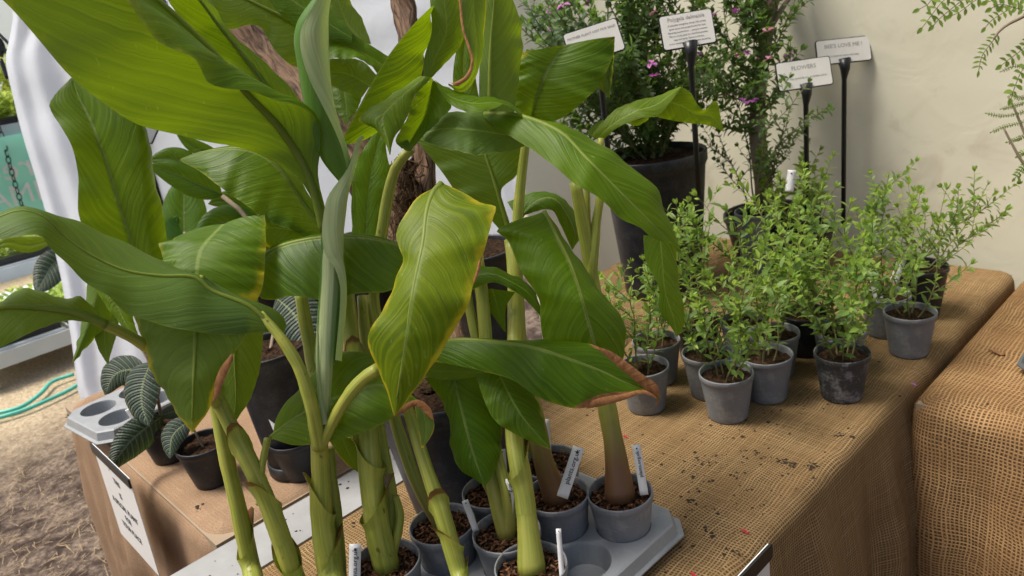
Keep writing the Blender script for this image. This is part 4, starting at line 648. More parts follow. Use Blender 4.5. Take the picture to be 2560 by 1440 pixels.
def sign(label, TL, TR, BL, z, lines, foot_z, ink='greyink', stem_dx=0.):
    c, rx, up, w_, h_ = frame_from_px(TL, TR, BL, z); nz = np.cross(rx, up); t = thing('plant_sign', label, 'sign', tuple(c-np.array([0, 0, c[2]-foot_z])), 'white display signs on black stakes')
    mb = MB(); plate(mb, c-nz*.0035, rx, up, w_+.006, h_+.005, .005, .007); keep(mb.build('holder', M['holder'], smooth=False), t)
    mb = MB(); plate(mb, c, rx, up, w_, h_, .002, .006); keep(mb.build('card', M['sign'], smooth=False), t)
    b = c-up*(h_/2)-nz*.004+rx*stem_dx; e = np.array([b[0], b[1], foot_z]); mb = MB(); mb.tube(np.array([b+up*.01, b-up*.02, b-np.array([0, 0, .05]), (b+e)/2, e]), [.020, .014, .0075, .0075, .007], 10); keep(mb.build('stake', M['holder']), t)
    for tx, sz, oy in lines: text_obj(tx, sz, M[ink], t, (c+nz*.0012, rx, up), (0, oy*h_))
    return t
sign('sign reading MOTHER PLANT NOT FOR SALE partly behind a broad leaf', (1408, 88), (1538, 46), (1436, 162), 1.84, [('MOTHER PLANT NOT FOR SALE!', .0082, .30)], 1.12)
sign('sign with several lines of text headed Polygala dalmaisia among the shrubs', (1648, 44), (1776, 22), (1672, 124), 1.86, [('Polygala dalmaisia', .0128, .36), ('A beautiful evergreen shrub with pretty', .0058, .19), ('green leaves and purple flowers for long', .0054, .08), ('flowering months from  .. spring to summer.', .0054, -.03), ('This is a lovely plant in a sheltered position', .0054, -.14), ('easy and hardy. Grows in full sun,', .0054, -.25), ('or in a container. Prune lightly after flowering', .0054, -.36)], 1.10)
sign("sign reading BEE'S LOVE ME half covered by the sign in front", (2040, 104), (2172, 90), (2048, 162), 2.33, [("BEE'S LOVE ME !", .0165, .22), ('Cut back the stems each year.', .0075, -.20)], .80)
sign('sign reading FLOWERS standing in front of another sign', (1940, 160), (2072, 141), (1948, 228), 2.22, [('FLOWERS', .0165, .24), ('THIS WILL FLOWER ALL SUMMER LONG', .0070, -.14)], .82)
def plabel(label, top, bot, z, wpx, txt='plants.org.uk', bend=0., off=.2, hole=True):
    a, b = P(*top, z), P(*bot, z+.004); up = nrm(a-b); rx = nrm(np.cross(up, nrm(a-CAMP)))
    if np.dot(rx, RW[:, 0]) < 0: rx = -rx
    L = np.linalg.norm(a-b); wd = wpx*z/F; nz = np.cross(rx, up); n = 10; rows = []
    for s in (0, 1):
        for i in range(n+1):
            t_ = i/n; p = b-up*.02+up*(L+.02)*t_+nz*(bend*L*t_**2); rows.append((p, s))
    t = thing('plant_label', label, 'label', tuple(b-up*.02)); mb = MB(); g = np.array([[b-up*.02+up*(L+.02)*i/n+nz*(bend*L*(i/n)**2)+rx*wd*(j-.5) for j in (0, 1)] for i in range(n+1)]); mb.grid(g); o = mb.build('tag', M['label']); so_ = o.modifiers.new('t', 'SOLIDIFY'); so_.thickness = .0008; keep(o, t)
    if txt:
        c = b+up*L*(.5)+nz*(bend*L*.3+.0012)
        text_obj(txt, wd*.62, M['ink'], t, (c, up, -rx), (0, 0))
    if hole: c = a-up*wd*.45+nz*(bend*L*.9+.0009); mb = MB(); plate(mb, c, rx, up, wd*.2, wd*.2, .0006, wd*.099); keep(mb.build('hole', M['ink'], smooth=False), t)
plabel('white label leaning in the pot of the brown streaked stem', (1447, 1118), (1415, 1215), 1.26, 29, 'plants.org.uk'); plabel('white label beside the reddish brown stem foot', (1590, 1112), (1606, 1208), 1.27, 21, 'plants.org.uk')
plabel('narrow white label edge on beside the thick pale stem', (1396, 1322), (1404, 1425), 1.14, 13, None); plabel('white label with web address beside the yellow green stem', (888, 1360), (886, 1470), 1.17, 29, 'plants.org.uk')
plabel('short white label behind the pots seen past a drooping leaf tip', (1366, 1048), (1372, 1135), 1.36, 14, None, hole=False); plabel('white label standing against the big blue black pot', (1256, 1123), (1262, 1195), 1.31, 15, None); plabel('greyish white label between twin stems and thick pale stem', (1276, 1198), (1270, 1290), 1.24, 24, 'plants.org.uk')
plabel('bent white label in the pot with the thin stem', (1160, 1245), (1180, 1300), 1.25, 16, None, bend=.35); plabel('silvery label in the pot of the arching small shrub', (2262, 630), (2240, 690), 1.95, 20, None); plabel('pale label stuck among the clustered small shrubs', (2186, 700), (2196, 745), 1.88, 22, None)
plabel('white label lying in the black pot of a ribbed leaf plant', (668, 1012), (690, 1062), 1.62, 22, 'wild plants'); plabel('small label by the empty grey tray on the pinkish burlap', (322, 1020), (338, 1044), 1.92, 20, None); plabel('silver label on the thin stemmed shrub below the signs', (1980, 425), (1975, 462), 2.2, 20, None)
# pinned notices
def notice(label, fr, w_, h_, lines, strip=.02):
    c, rx, up = fr; nz = np.cross(rx, up); t = thing('pinned_notice', label, 'notice', tuple(c)); mb = MB(); plate(mb, c, rx, up, w_, h_, .0015, .002); keep(mb.build('paper', M['sign'] if False else M['label'], smooth=False), t)
    mb = MB(); plate(mb, c+up*(h_/2-strip/2)+nz*.003, rx, up, w_+.006, strip, .004, .002); keep(mb.build('clip_bar', M['holder'], smooth=False), t)
    for tx, sz, oy in lines: text_obj(tx, sz, M['ink'], t, (c+nz*.0015, rx, up), (0, oy*h_))
YN = .352-.048
a, b, c_ = onY(232, 1112, YN), onY(322, 1192, YN), onY(300, 1300, YN); w_ = abs(b[0]-a[0]); h_ = a[2]-onY(385, 1398, YN)[2]+.02
rx, up = np.array([1., 0, 0]), nrm([0, .04, 1]); notice('white notice headed by a dark clip pinned to the pinkish burlap', ((a+b)/2-up*h_/2, rx, nrm(up)), w_, h_, [('THIS', .021, .26), ('IS', .021, .12), ('A SPECIAL PLANT', .021, -.02), ('FOR', .021, -.14), ('YOUR PLACE', .021, -.26)], .022)
XN = -.508; a, b = onX(1720, 1545, XN), onX(1921, 1358, XN); h_ = .25; rx = np.array([0, 1., 0]); up = np.array([0, 0, 1.]); notice('blank white notice under a black clip on the golden burlap edge', (np.array([XN, (a[1]+b[1])/2, b[2]-h_/2]), rx, up), b[1]-a[1], h_, [], .028)

# ------------------------------------------------------------------ shrubs
def leaf_card(mb, p, d, nrm_, L, W, tint, curl=.15):
    sd = nrm(np.cross(d, nrm_)); up = np.cross(sd, d); b = len(mb.v)
    for t, w_ in ((0, .10), (.30, .85), (.62, .95), (.86, .45), (1, .02)):
        c = p+d*L*t-up*curl*L*t*t
        for s in (-1, 0, 1): mb.vert(c+sd*s*W/2*w_+up*(abs(s)*W*.16*w_), tint)
    for i in range(4):
        for j in range(2): a = b+i*3+j; mb.face((a, a+1, a+4, a+3))
def flower(mb, p, s, r, d=None):
    for _ in range(4):
        a = r.uniform(0, 6.28); dd = nrm([math.cos(a), math.sin(a), r.uniform(-.4, .8)]); leaf_card(mb, p, dd, np.array([0, 0, 1.])+.3*np.random.RandomState(r.randint(0, 9999)).randn(3), s, s*1.0, (0, 0, .5), .3)
def shrub(parent, base, H, spread, nst, leafL, leafW, seed, fm, dens=1., lean=(0, 0, 0), twigs=3, r0=.0022, young=.25, nfl=0, droop=0., clear=.12, wood='twig', ns=None, young_z=.6):
    r = random.Random(seed); base = np.array(base, float); sm = MB(); fm_ = MB(); tips = []; ph = 2.399
    def grow(p0, d0, L, rad, lev):
        n = max(6, int(L/.018)); p = p0.copy(); d = d0.copy(); path = [p.copy()]
        for i in range(n):
            d = nrm(d+np.array([r.gauss(0, .10), r.gauss(0, .10), r.gauss(0, .06)+(.05 if lev == 0 else .03)-droop*.1*(i/n)])); p = p+d*L/n; path.append(p.copy())
        path = np.array(path); sm.tube(path, np.linspace(rad, rad*.35, len(path)), 5 if lev else 6, cap=False)
        ntw = twigs if lev == 0 else (1 if lev == 1 and L > .12 else 0)
        for k in range(ntw):
            i = int(len(path)*r.uniform(.25, .85)); a = r.uniform(0, 6.28); dd = nrm(nrm(path[min(i+1, n)]-path[i-1])*.8+np.array([math.cos(a), math.sin(a), .35])*.8); grow(path[i], dd, L*r.uniform(.30, .55), rad*.6, lev+1)
        m = int(L/leafL*3.4*dens); az = r.uniform(0, 6.28)
        for k in range(m):
            t = clear*(lev == 0)+(1-clear*(lev == 0))*(k+r.random())/m; i = min(n-1, int(t*n)); q = path[i]+(path[i+1]-path[i])*(t*n-i); ax = nrm(path[i+1]-path[i]); az += ph+r.gauss(0, .3)
            s1 = nrm(np.cross(ax, [.31, .2, .93])); s2 = np.cross(ax, s1); o = s1*math.cos(az)+s2*math.sin(az); dd = nrm(o+ax*r.uniform(.45, 1.1)+np.array([0, 0, -.12])); sz = r.uniform(.65, 1.15)*(1-.35*t**4)
            yy = max(0, min(1, young*(max(0, t-young_z)/(1-young_z))*r.uniform(.6, 1.9)+r.uniform(0, .12))); leaf_card(fm_, q, dd, ax+np.array([0, 0, .4]), leafL*sz, leafW*sz, (yy, 0, r.random()), r.uniform(0, .35))
        for k in range(5): az += ph; s1 = nrm(np.cross(path[-1]-path[-2], [.31, .2, .93])); s2 = nrm(np.cross(path[-1]-path[-2], s1)); dd = nrm(nrm(path[-1]-path[-2])*2.4+s1*math.cos(az)+s2*math.sin(az)); leaf_card(fm_, path[-1], dd, s1, leafL*.55, leafW*.6, (young*r.uniform(.5, 1.3), 0, r.random()), .1)
        tips.append(path[-1])
    for k in range(nst):
        a = 6.283*k/nst+r.uniform(-.4, .4); s_ = spread*r.uniform(.35, 1.) if nst > 1 else spread*.2; d = nrm(np.array([math.cos(a)*s_, math.sin(a)*s_, H])+np.array(lean)*H); grow(base+np.array([math.cos(a), math.sin(a), 0])*.006*min(nst, 3), d, H*r.uniform(.78, 1.12)*math.sqrt(1+(s_/H)**2), r0, 0)
    keep(sm.build('stems', M[wood]), parent); keep(kind(fm_.build('foliage', fm), 'stuff'), parent)
    for k in range(nfl):
        t_ = r.choice(tips); fl = MB(); flower(fl, t_+np.array([r.gauss(0, .02), r.gauss(0, .02), r.gauss(0, .015)]), .019, r); keep(fl.build('flower', M['flower'] if r.random() < .75 else M['pinkf']), parent)
GS = 'small shrubs in grey pots on the burlap'
SM = [(1815, 930, 'grey', 'small bushy shrub in the grey pot standing foremost on the open burlap', 5, .25, .10, 60), (1915, 885, 'grey', 'small shrub in grey pot close behind the foremost shrub pot', 4, .26, .12, 61), (2105, 880, 'dusty', 'small pale green shrub in a dusty black pot', 5, .24, .11, 62), (2275, 778, 'grey', 'sprawling small shrub in grey pot near the seam between tables', 4, .20, .20, 63),
      (1768, 880, 'grey', 'small shrub in grey pot tucked behind the foremost one, on its tall plant side', 5, .25, .13, 64), (1640, 850, 'grey', 'small shrub in grey pot behind the one at the brown leaf tip', 5, .22, .12, 65), (1608, 914, 'grey', 'small shrub in the grey pot behind the brown leaf tip', 4, .24, .09, 66), (1935, 830, 'grey', 'small shrub in grey pot hidden in the middle of the cluster', 5, .27, .13, 67), (2100, 822, 'grey', 'small shrub in grey pot directly behind the dusty black pot', 5, .27, .14, 68),
      (2010, 780, 'black', 'small shrub in black pot between the dusty pot and the wall', 5, .28, .15, 69), (2215, 735, 'grey', 'small shrub with a pale label in a grey pot near the wall', 5, .26, .15, 70), (2300, 690, 'black', 'arching small shrub in a taller black pot by the cream wall', 5, .30, .22, 71), (1860, 800, 'grey', 'small shrub deep in the cluster towards the pale leaning trunk', 5, .27, .14, 72), (1740, 800, 'black', 'small shrub in black pot beneath the tall purple flowered shrub', 5, .28, .13, 73)]
for i, (px, py, pm, lab, ns, H, sp, sd) in enumerate(SM):
    p = T(px, py, ZT+.004+.106); t = thing('small_potted_shrub', lab, 'potted shrub', (float(p[0]), float(p[1]), ZT+.0045), GS); R = .0575 if sd != 71 else .066; Hh = .107 if sd != 71 else .135
    pot_at(t, pm, R, Hh, M[pm], 'soil', 30+i % 3); shrub(t, (p[0], p[1], ZT+Hh-.012), H*(.78, .95, .88, 1.)[sd % 4]*(.74 if sd == 71 else 1), sp, ns, (.030, .037, .026)[sd % 3], (.0105, .0125, .011)[sd % 3], sd, M['shrub'], (.9, .75, 1.)[sd % 3], twigs=(3, 2, 4)[sd % 3], young=.5, lean=(.12, 0, 0) if sd in (63, 71) else (0, 0, 0), young_z=.45)
# large shrubs at the back
def big_pot(label, pos, R, H, m, seed, **k):
    t = thing('potted_shrub', label, 'potted shrub', pos); pot_at(t, m, R, H, M[m], 'soil', seed, **k); return t
c = P(1632, 385, 2.3); bp = big_pot('large shrub with purple flowers in the tall black pot', (float(c[0]), float(c[1]), ZT+.0045), .158, float(c[2])-ZT, 'black', 41, lip=.035)
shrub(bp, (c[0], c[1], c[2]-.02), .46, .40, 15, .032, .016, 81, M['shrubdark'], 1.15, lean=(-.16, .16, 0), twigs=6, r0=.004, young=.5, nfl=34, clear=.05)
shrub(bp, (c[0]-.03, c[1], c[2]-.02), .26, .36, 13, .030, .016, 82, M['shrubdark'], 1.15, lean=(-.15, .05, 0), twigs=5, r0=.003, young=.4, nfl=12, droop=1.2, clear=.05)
c2 = T(1945, 655, ZT); tp = big_pot('leaning pale trunked shrub with purple flowers in a wide black pot', (float(c2[0])-.02, float(min(c2[1], 2.26)), ZT+.0045), .150, .165, 'black', 42, lip=.02)
cx, cyy = tp.location.x, tp.location.y; tr = np.array([(cx-.03, cyy, ZT+.15), P(1910, 470, 2.42), P(1893, 330, 2.42), P(1902, 180, 2.42), P(1922, 60, 2.42), P(1945, -60, 2.42)]); mb = MB(); mb.tube(spline(tr, 30), np.linspace(.030, .017, 30), 12); keep(mb.build('trunk', M['bark']), tp)
mb = MB(); mb.tube(spline([P(1915, 90, 2.42), P(1950, 30, 2.4), P(1990, -30, 2.4)], 12), np.linspace(.010, .007, 12), 8); keep(mb.build('limb', M['bark']), tp)
for k, (px, py, H, ln, sd) in enumerate([(1905, 200, .26, (-.7, -.3, 0), 83), (1900, 260, .26, (-.9, -.4, -.5), 84), (1898, 330, .25, (-1., -.5, -.8), 85), (1915, 100, .30, (-.6, -.5, .2), 86), (1905, 180, .26, (.5, -.8, .1), 87), (1930, 20, .30, (-.2, -.4, .2), 88), (1900, 280, .20, (.5, -.9, -.2), 89)]):
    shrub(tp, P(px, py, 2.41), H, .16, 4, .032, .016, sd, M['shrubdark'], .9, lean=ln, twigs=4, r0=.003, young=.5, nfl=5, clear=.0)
c3 = T(2000, 615, ZT); t3 = big_pot('thin stemmed young shrub in a grey pot below the signs', (float(c3[0]), 2.12, ZT+.0045), .070, .20, 'grey', 43)
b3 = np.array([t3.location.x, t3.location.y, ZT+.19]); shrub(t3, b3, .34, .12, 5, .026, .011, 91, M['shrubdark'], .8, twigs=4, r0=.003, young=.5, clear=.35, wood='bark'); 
c4 = T(2085, 625, ZT); t4 = big_pot('low leafy shrub in a black pot under the tall sign stakes', (float(c4[0]), 2.16, ZT+.0045), .10, .15, 'black', 44); shrub(t4, (t4.location.x, t4.location.y, ZT+.14), .16, .20, 8, .034, .017, 92, M['shrub'], 1., twigs=3, young=.6, clear=0)

# fern leaved shrub reaching in on the right
tS = big_pot('feathery leaved shrub with small oval leaflets reaching over from the right', (-.08, 1.95, ZT+.0045), .11, .20, 'black', 45)
mb = MB(); sb = np.array([-.08, 1.95, ZT+.18])
for pts, z, r in [([(2700, 430), (2640, 320), (2600, 180), (2580, 60), (2560, -60)], 1.75, 9), ([(2660, -20), (2600, 20), (2545, 48), (2515, 64), (2492, 85), (2485, 98)], 1.69, 6), ([(2690, 440), (2600, 420), (2560, 330), (2535, 270), (2520, 240)], 1.72, 5), ([(2690, 450), (2600, 440), (2560, 410), (2530, 360), (2508, 318)], 1.7, 5)]:
    q = pxpath(pts, z, 20); mb.tube(q, np.linspace(r, r*.5, 20)*z/F, 7)
q = spline([sb, P(2700, 430, 1.75)], 8); mb.tube(q, .010, 8); keep(mb.build('branches', M['bark']), tS)
mb = MB(); lf = MB(); r_ = random.Random(5)
def pinnate(pts, z, n, L, W, dk=.5):
    q = pxpath(pts, z, n+2); mb.tube(q, .0009, 5, cap=False); vw = RW@np.array([0, 0, -1.])
    for i in range(1, n+1):
        ax = nrm(q[min(i+1, n+1)]-q[i-1]); sd = nrm(np.cross(ax, vw))
        for s in (-1, 1): d = nrm(sd*s+ax*.45+vw*r_.uniform(-.45, .45)); leaf_card(lf, q[i], d, nrm(vw+np.array([0, 0, .6])), L*r_.uniform(.8, 1.15), W*r_.uniform(.8, 1.1), (r_.uniform(.1, 1.)*dk, 0, r_.random()), .1)
    leaf_card(lf, q[-1], nrm(q[-1]-q[-2]), vw, L, W, (.3, 0, .6), .1)
for pts, n, L, W in [([(2420, -40), (2360, 0), (2320, 50), (2306, 68)], 7, .019, .010), ([(2460, -40), (2400, 5), (2345, 50), (2335, 62)], 8, .019, .010), ([(2520, -40), (2440, 0), (2400, 30), (2378, 40)], 7, .018, .010), ([(2420, -60), (2350, -20), (2310, 20), (2300, 22)], 6, .019, .010), ([(2560, 0), (2520, 25), (2480, 50), (2464, 68)], 7, .016, .009), ([(2500, 78), (2480, 105), (2455, 140), (2447, 176)], 9, .017, .007), ([(2610, 70), (2560, 120), (2520, 150), (2505, 162)], 8, .018, .011), ([(2600, 40), (2540, 20), (2500, 10), (2480, 20)], 7, .018, .011), ([(2620, 130), (2560, 170), (2540, 210), (2528, 245)], 8, .018, .012), ([(2600, 0), (2520, -10), (2470, 5)], 6, .018, .011),
        ([(2570, 275), (2540, 285), (2500, 290), (2468, 284)], 16, .006, .003), ([(2580, 300), (2540, 310), (2508, 318), (2480, 330)], 16, .006, .003), ([(2580, 330), (2550, 345), (2520, 355)], 12, .007, .004), ([(2580, 180), (2540, 165), (2505, 178)], 12, .006, .003), ([(2580, 235), (2550, 245), (2525, 235)], 12, .007, .003), ([(2590, 370), (2560, 380), (2545, 390)], 8, .008, .005), ([(2570, 400), (2550, 430), (2538, 445)], 6, .011, .007), ([(2570, 255), (2545, 262), (2505, 272)], 14, .006, .003)]:
    pinnate(pts, r_.uniform(1.66, 1.74), n, L, W)
keep(mb.build('leaf_stalks', M['twig']), tS); keep(kind(lf.build('foliage', M['shrub']), 'stuff'), tS)
tray_obj('seed_tray', 'dark grey tray corner lying on the loosely woven burlap', -.15, .15, -.10, .10, .045, [(-.1, -.05), (0, -.05), (.1, -.05), (-.1, .05), (0, .05), (.1, .05)], .038, M['darktray'], loc=tuple(np.array(T(2535, 935, ZT))+np.array([.165, .09, .006])), rot=.05)

# ------------------------------------------------------------------ big blue-black pot with brown trunks (behind the tall plants)
bc = T(1118, 1290, ZT); bp2 = thing('potted_palm', 'big blue black pot with leaning fibrous brown trunks behind the tall leafy plants', 'potted palm', (float(bc[0])-.02, float(bc[1])+.06, ZT+.0045)); pot_at(bp2, 'navy', .136, .262, M['navy'], 'soil', 50, lip=.03)
bx, by = bp2.location.x, bp2.location.y; top = ZT+.235
def trunk(pts, radii, m, n=30, name='trunk', rough=.10, seed=1):
    r = np.random.RandomState(seed); q = spline(pts, n); rr = np.interp(np.linspace(0, 1, n), np.linspace(0, 1, len(radii)), radii); mb = MB(); mb.tube(q, rr*(1+rough*r.randn(n)*.5), 18)
    for i in range(len(mb.v)): mb.v[i] = tuple(np.array(mb.v[i])+r.randn(3)*rough*.03)
    return keep(mb.build(name, M[m]), bp2)
trunk([(bx-.02, by, top), P(1010, 620, 1.75), P(850, 330, 1.85), P(720, 190, 1.95), P(610, 50, 2.0), P(560, -20, 2.0)], [.036, .050, .052, .060, .062, .062], 'wood', seed=2); trunk([(bx+.03, by+.03, top), P(1075, 600, 1.75), P(1058, 400, 1.8), P(1030, 130, 1.85), P(1008, 20, 1.9), P(995, -60, 1.9)], [.026, .026, .026, .027, .028, .028], 'wood', seed=3)
trunk([(bx, by-.02, top), P(1020, 600, 1.70), P(1012, 470, 1.72), P(1008, 400, 1.74)], [.035, .040, .032, .022], 'fibre', seed=4, rough=.22)
mb = MB(); r_ = random.Random(8)
for _ in range(260):
    p = P(1015+r_.gauss(0, 22), r_.uniform(400, 610), 1.68+r_.uniform(-.01, .03)); d = np.array([r_.gauss(0, .012), r_.gauss(0, .012), r_.gauss(.01, .02)]); mb.tube([p, p+d*.6+np.array([.003, 0, 0]), p+d], .0009, 4, cap=False)
keep(kind(mb.build('fibres', M['fibre']), 'stuff'), bp2)

# ------------------------------------------------------------------ left table: black pots, ribbed plants, dark banana plant, empty tray
def rleaf(parent, Mr, wpx, z, seed=None, m='ribbed', shape=None, name='leaf', cup=.12, dz=(0, 0), under=False, bv=None, rip=.0015, rib=.0022):
    """leaf from its midrib in pixels and a width; edges follow an oval outline"""
    q = spline(Mr, 14); tg = np.gradient(q, axis=0); tg /= np.linalg.norm(tg, axis=1)[:, None]; nn = np.stack([-tg[:, 1], tg[:, 0]], 1); t = np.linspace(0, 1, 14); prof = (np.sin(math.pi*np.clip(t, 0, 1)**.8)**.75)*wpx/2
    Lr = [tuple(a) for a in q+nn*prof[:, None]]; Rr = [tuple(a) for a in q-nn*prof[:, None]]; return leaf_obj(parent, [L3(Lr, [tuple(a) for a in q], Rr, z, dz)], mat_=M[m], seed=seed, cup=cup, under=under, nv=24, nu=5, rib=rib, bv=bv, rip=rip, name=name)
def lpot(px, py, R, H, label, m='black', seed=60, **k):
    p = T(px, py, ZT+H); t = thing('potted_ribbed_plant', label, 'potted plant', (float(p[0]), float(p[1]), ZT+.0045), 'ribbed leaf plants in black pots'); pot_at(t, m, R, H, M[m], 'soil', seed, taper=.70, **k); return t, p
t1, p1 = lpot(402, 1055, .060, .100, 'ribbed grey leaved plant drooping towards the notice'); t2, p2 = lpot(508, 1108, .060, .100, 'plant with one small grey leaf in the black pot at the cloth front'); t3_, p3 = lpot(735, 1095, .056, .095, 'black pot holding a bare plant beside the white board')
t4_, p4 = lpot(668, 870, .085, .30, 'tall black pot with a collar and huge crinkled grey leaves', base_ring=True)
mb = MB()
def lstem(t, p, H, pts, z, r=5): q = np.vstack([[np.array([p[0], p[1], ZT+H-.02])], pxpath(pts, z, 8)]); mb = MB(); mb.tube(spline(q, 16), np.linspace(r, r*.6, 16)*1.75/F, 7); keep(mb.build('stem', M['bark']), t)
lstem(t1, p1, .1, [(395, 1000), (370, 900), (350, 870)], 1.8); lstem(t2, p2, .1, [(490, 1085), (478, 1060)], 1.7, 4); lstem(t4_, p4, .3, [(690, 800), (720, 720)], 1.75)
rleaf(t1, [(378, 905), (358, 960), (355, 1010), (372, 1066)], 92, (1.78, 1.73), 201, dz=(.03, .0)); rleaf(t1, [(405, 1040), (365, 1070), (320, 1110), (272, 1176)], 84, (1.78, 1.72), 202, dz=(.0, .03)); rleaf(t1, [(365, 925), (320, 925), (285, 940), (262, 988)], 78, (1.84, 1.86), 203, dz=(.03, 0)); rleaf(t1, [(400, 1040), (430, 1030), (450, 1025), (470, 1040)], 34, (1.80, 1.78), 204)
rleaf(t2, [(478, 1052), (450, 1070), (430, 1095), (424, 1147)], 60, (1.70, 1.66), 205, dz=(.02, 0)); rleaf(t4_, [(690, 745), (730, 780), (760, 830), (785, 905)], 135, (1.74, 1.66), 206, dz=(.02, .03), cup=.15); rleaf(t4_, [(660, 830), (690, 860), (720, 890), (760, 905)], 70, (1.78, 1.74), 207); rleaf(t4_, [(700, 960), (660, 968), (640, 985), (615, 1012)], 26, (1.66, 1.64), 208)
rleaf(t4_, [(730, 960), (700, 975), (690, 985)], 22, (1.68, 1.66), 209)
tray_obj('empty_tray', 'empty light grey carry tray on the far corner of the pinkish burlap', -.115, .115, -.165, .165, .052, [(-.055, -.10), (.055, -.10), (-.055, .005), (.055, .005), (-.055, .105), (.055, .105)], .045, M['tray'], loc=tuple(T(262, 1018, ZT+.04)*np.array([1, 1, 0])+np.array([.075, .085, ZT+.006])), rot=.12, depth_=.045)
tb_ = thing('potted_dark_leafy_plant', 'dark blue green broad leaved plant behind the pale upright leaf', 'potted plant', (-2.28, 1.10, ZT+.0045)); pot_at(tb_, 'black', .11, .19, M['black'], 'soil', 61)
pb = (-2.28, 1.10, 0)
for pts, z, r in [([(560, 760), (600, 620), (580, 520), (548, 490)], 2.1, 9), ([(600, 760), (640, 600), (620, 545), (556, 490)], 2.05, 11), ([(560, 760), (480, 640), (462, 580)], 2.1, 9)]: lstem(tb_, pb, .19, pts, z, r)
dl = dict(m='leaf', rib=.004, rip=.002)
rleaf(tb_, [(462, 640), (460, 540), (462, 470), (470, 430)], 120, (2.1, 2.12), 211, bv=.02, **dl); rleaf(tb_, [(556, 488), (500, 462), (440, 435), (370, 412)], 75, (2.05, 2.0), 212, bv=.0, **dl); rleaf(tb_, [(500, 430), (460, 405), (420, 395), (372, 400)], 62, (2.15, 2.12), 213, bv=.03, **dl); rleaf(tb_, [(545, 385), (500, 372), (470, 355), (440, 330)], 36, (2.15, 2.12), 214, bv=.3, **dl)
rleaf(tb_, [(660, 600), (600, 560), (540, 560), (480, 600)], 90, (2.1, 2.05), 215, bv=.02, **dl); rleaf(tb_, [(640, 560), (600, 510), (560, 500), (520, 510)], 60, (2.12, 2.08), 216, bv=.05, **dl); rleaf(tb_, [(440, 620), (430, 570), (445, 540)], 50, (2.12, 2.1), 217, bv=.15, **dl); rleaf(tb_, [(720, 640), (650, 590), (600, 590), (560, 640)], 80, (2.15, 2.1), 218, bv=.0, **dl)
for k, (px, py) in enumerate([(900, 815), (760, 850), (1060, 760), (1180, 790)]):
    p = T(px, py, ZT+.2); p[:2] = [(-1.98, 1.16), (-2.05, .80), (-1.74, 1.24), (-1.545, 1.255)][k]
    if True:
        t = thing('empty_black_pot', ['large black pot in the shade behind the thick stems', 'black pot beneath the crinkled grey leaf', 'black pot half hidden behind the jointed stem', 'black pot at the inner end of the pinkish burlap'][k], 'pot', (float(p[0]), float(p[1]), ZT+.0045)); pot_at(t, 'black', .118, .31, M['black'], 'soil', 62)
# sign on the left wall, seen past the upright leaf
t = sign('blank white sign by the hanging sheet beside the upright leaf', (345, 300), (394, 322), (340, 342), 2.45, [], 1.0)

# ------------------------------------------------------------------ the yard outside the opening
def bench(label, x0, x1, y0, y1, h, name='plant_bench', dens=900, leafm='seed', lh=.09, tall=.05, seed=1):
    t = thing(name, label, 'bench', ((x0+x1)/2, (y0+y1)/2, 0)); r = random.Random(seed)
    for k in range(3): y = y0+(y1-y0)*(k+.5)/3; mb = MB(); mb.box(((x0+x1)/2, y, h-.015), (x1-x0, (y1-y0)/3-.02, .03)); keep(mb.build('slat', M['whitewood'], smooth=False), t)
    for x in (x0, x1): mb = MB(); mb.box((x, (y0+y1)/2, h-.06), (.03, y1-y0+.02, .09)); keep(mb.build('rail', M['whitewood'], smooth=False), t)
    for y in (y0, y1): mb = MB(); mb.box(((x0+x1)/2, y, h-.06), (x1-x0, .03, .086)); keep(mb.build('rail', M['whitewood'], smooth=False), t)
    for x in (x0+.04, x1-.04):
        for y in (y0+.04, y1-.04): mb = MB(); mb.box((x, y, (h-.105)/2), (.07, .07, h-.105)); keep(mb.build('leg', M['whitewood'], smooth=False), t)
    n = max(1, int((y1-y0)/.42))
    for k in range(n):
        ya, yb = y0+(y1-y0)*k/n+.02, y0+(y1-y0)*(k+1)/n-.02; tt = thing('seedling_tray', 'black tray of bright green seedlings on the '+label.split(' in ')[0].split(' with ')[0].split(' farther')[0], 'tray', ((x0+x1)/2, (ya+yb)/2, h+.0005), 'black seedling trays outside')
        mb = MB(); mb.box(((x0+x1)/2, (ya+yb)/2, h+.026), (x1-x0-.06, yb-ya, .05)); keep(mb.build('tray', M['black'], smooth=False), tt); lf = MB()
        for _ in range(dens//n): p = np.array([r.uniform(x0+.05, x1-.05), r.uniform(ya, yb), h+.05+r.random()**1.5*lh]); d = nrm([r.gauss(0, 1), r.gauss(0, 1), r.uniform(.1, 1.2)]); leaf_card(lf, p, d, np.array([0, 0, 1.]), tall*r.uniform(.5, 1.2), tall*.45, (r.random()*.9, 0, r.random()), .2)
        keep(kind(lf.build('foliage', M[leafm]), 'stuff'), tt)
bench('low white timber bench with seedlings on the straw', -5.75, -5.05, .42, 1.9, .21, dens=2600, seed=3, lh=.13, tall=.06)
bench('tall white bench farther back in the yard', -7.2, -6.5, -.4, 2.6, .38, dens=3000, seed=4, lh=.12, tall=.07); bench('upper white bench in front of the turquoise banner', -8.9, -8.3, -.4, 3.0, 1.26, dens=3400, seed=5, lh=.22, tall=.10)
